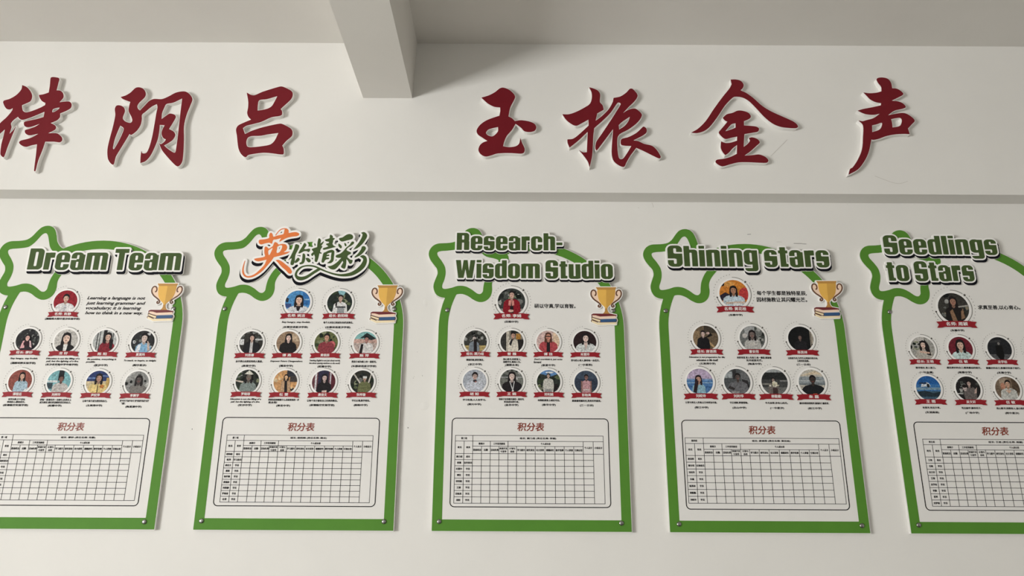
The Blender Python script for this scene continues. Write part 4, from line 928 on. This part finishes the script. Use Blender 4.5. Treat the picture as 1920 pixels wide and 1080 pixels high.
SCR = [[(10.7, 576), (325.7, 579), (271, 978.4), (-75, 976)], [(421.7, 579), (739.3, 579.5), (378, 976.7), (720, 978)], [(838.7, 581.6), (1149.5, 582.6), (823.3, 978), (1165, 981)],
       [(1248, 583), (1569, 581), (1273, 982.7), (1615.6, 985.6)], [(1667.7, 585), (1990, 590), (1722, 984.5), (2064, 988)]]
# tables: corners (left top, right bottom) in the photograph, frame corners, rows, words
def rect_px(tl, tr, bl_, br2):
    a, b, c, d = B(*tl), B(*tr), B(*bl_), B(*br2)
    return ((a[0]+c[0])/2, (a[1]+b[1])/2, (b[0]+d[0])/2, (c[1]+d[1])/2)
TAB = [
 (None, None, 8, '第一组', '组长: 廖妙 (责任名师: 肖静)', ['廖妙', '尹姣萍', '陈阳', '龙好', '夏莫玮', '谭程远', '刘样玲', '李婀宇'], ['组长', '组织委员'], (133, 800)),
 (rect_px((425.8, 816.2), (700, 816.2), (412.2, 942), (692, 942)), rect_px((416.5, 782.5), (713.5, 783), (400.2, 949.5), (703, 950.3)), 9, '第二组', '组长: 欧阳晓 (责任名师: 姚洁)', ['欧阳晓', '陈萍', '唐佳文', '谭燕', '张梓璇', '黄银辰', '刘思娜', '罗晓琼', '杜雯'], ['组长', '学习委员'], (564.5, 800.5)),
 (rect_px((854, 816), (1130.7, 818), (850.7, 943.3), (1134.6, 945)), rect_px((848, 782.5), (1140.7, 785.5), (842, 950), (1146.3, 953.5)), 8, '第三组', '组长: 顾力组 (责任名师: 李娟)', ['顾力组', '曾雅', '肖慧玲', '谭佳', '邓利娟', '王娟', '彭贻美', '胡妲'], ['组长', '宣传委员'], (995, 800.5)),
 (rect_px((1284.3, 820.4), (1573, 823), (1291.5, 943), (1586.5, 945.5)), rect_px((1276.5, 786.8), (1575.5, 789), (1287, 954.5), (1593.5, 958)), 7, '第四组', '组长: 唐语茜 (责任名师: 黄花桂)', ['唐语茜', '曹安然', '刘利华', '朱磊', '陈凯林', '柳勤勤', '刘皎玲'], ['组长', '纪律委员'], (1428.5, 806.5)),
 (None, None, 8, '第五组', '组长: 王艳 (责任名师: 周颖)', ['王艳', '伍敏', '吴文轩', '王雨', '龙学柏', '李静', '周琴', '刘梦娟'], ['组长', '学员'], (1865.5, 808.5))]
# first and fifth board run out of the photograph: same table size as on the third
_t3 = TAB[2][0]; _b3 = TAB[2][1]; _w = _t3[2]-_t3[0]; _bw = _b3[2]-_b3[0]
_tr = rect_px((269.2, 816), (269.2, 816), (252.2, 938.5), (252.2, 938.5)); _br = rect_px((282, 784), (282, 784), (259.5, 949.3), (259.5, 949.3))
TAB[0] = ((_tr[2]-_w, _tr[1], _tr[2], _tr[3]), (_br[2]-_bw, _br[1], _br[2], _br[3])) + TAB[0][2:]
_tl = rect_px((1730.2, 823.3), (1730.2, 823.3), (1748, 949.2), (1748, 949.2)); _bl = rect_px((1712, 790.5), (1712, 790.5), (1735.5, 957.5), (1735.5, 957.5))
TAB[4] = ((_tl[0], _tl[1], _tl[0]+_w, _tl[3]), (_bl[0], _bl[1], _bl[0]+_bw, _bl[3])) + TAB[4][2:]

MOTTO = [
 [('Learning a language is not', 164, 272.5, 559.7, 7.4, .3), ('just learning grammar and', 162, 272.5, 569.3, 7.4, .3), ('vocabulary; it is learning', 161.5, 264.5, 578.5, 7.4, .3), ('how to think in a new way.', 160, 267, 587.6, 7.4, .3)],
 [], [('研以守真,学以育智。', 1002, 1079, 574, 8.2)],
 [('每个学生都是独特星辰,', 1419, 1512, 549.8, 8.4), ('因材施教让其闪耀光芒。', 1419, 1513, 561.9, 8.4)],
 [('求真至善,以心育心。', 1833.5, 1912.5, 576.6, 8.2)]]

for b in range(5):
    org = (BX[b], 0.0, ZB)
    root = bpy.data.objects.new('notice_board', None); root.location = org
    link(root, None, label=LAB[b], cat='notice board', group='green star notice boards in a row')
    child('board_panel', ME_BACK, root); child('green_border', ME_GREEN, root)
    for x, y in SCR[b]:
        q = B(x, y); child('screw_cap', ME_SCREW, root, (q[0]-org[0], YF-.0004, q[1]-org[2]), label='polished steel screw cap')
    title_sign(root, org, TITLES[b], SHIFT[b], RIM[b], TLAB[b])
    q = B(*TROP[b])
    t = child('trophy_sign', ME_TROPHY, root, (q[0]-org[0], YF-.0005, q[1]-org[2]), label='gold trophy cup standing on stacked books')
    for n, me in ME_TPARTS: child(n, me, t)
    for spec in BOARDS[b]: portrait(root, org, spec)
    ta = TAB[b]
    score_table(root, org, (ta[0][0], ta[0][1]), (ta[0][2], ta[0][3]), ta[1], *ta[2:7], hpx=ta[7])
    if MOTTO[b]:
        it = []
        for m in MOTTO[b]:
            s, xa, xb, y, h = m[:5]; c0 = B(xa, y); c1 = B(xb, y); kz = local_px((xa+xb)/2, y)[1]
            it.append((s, (c0[0]+c1[0])/2-org[0], (c0[1]+c1[1])/2-org[2], c1[0]-c0[0], h*kz, m[5] if len(m) > 5 else 0))
        writing('motto', it, YF-.0006, M_BLACK, root, .03)

bpy.data.objects.remove(_to, do_unlink=True); bpy.data.curves.remove(_tc)
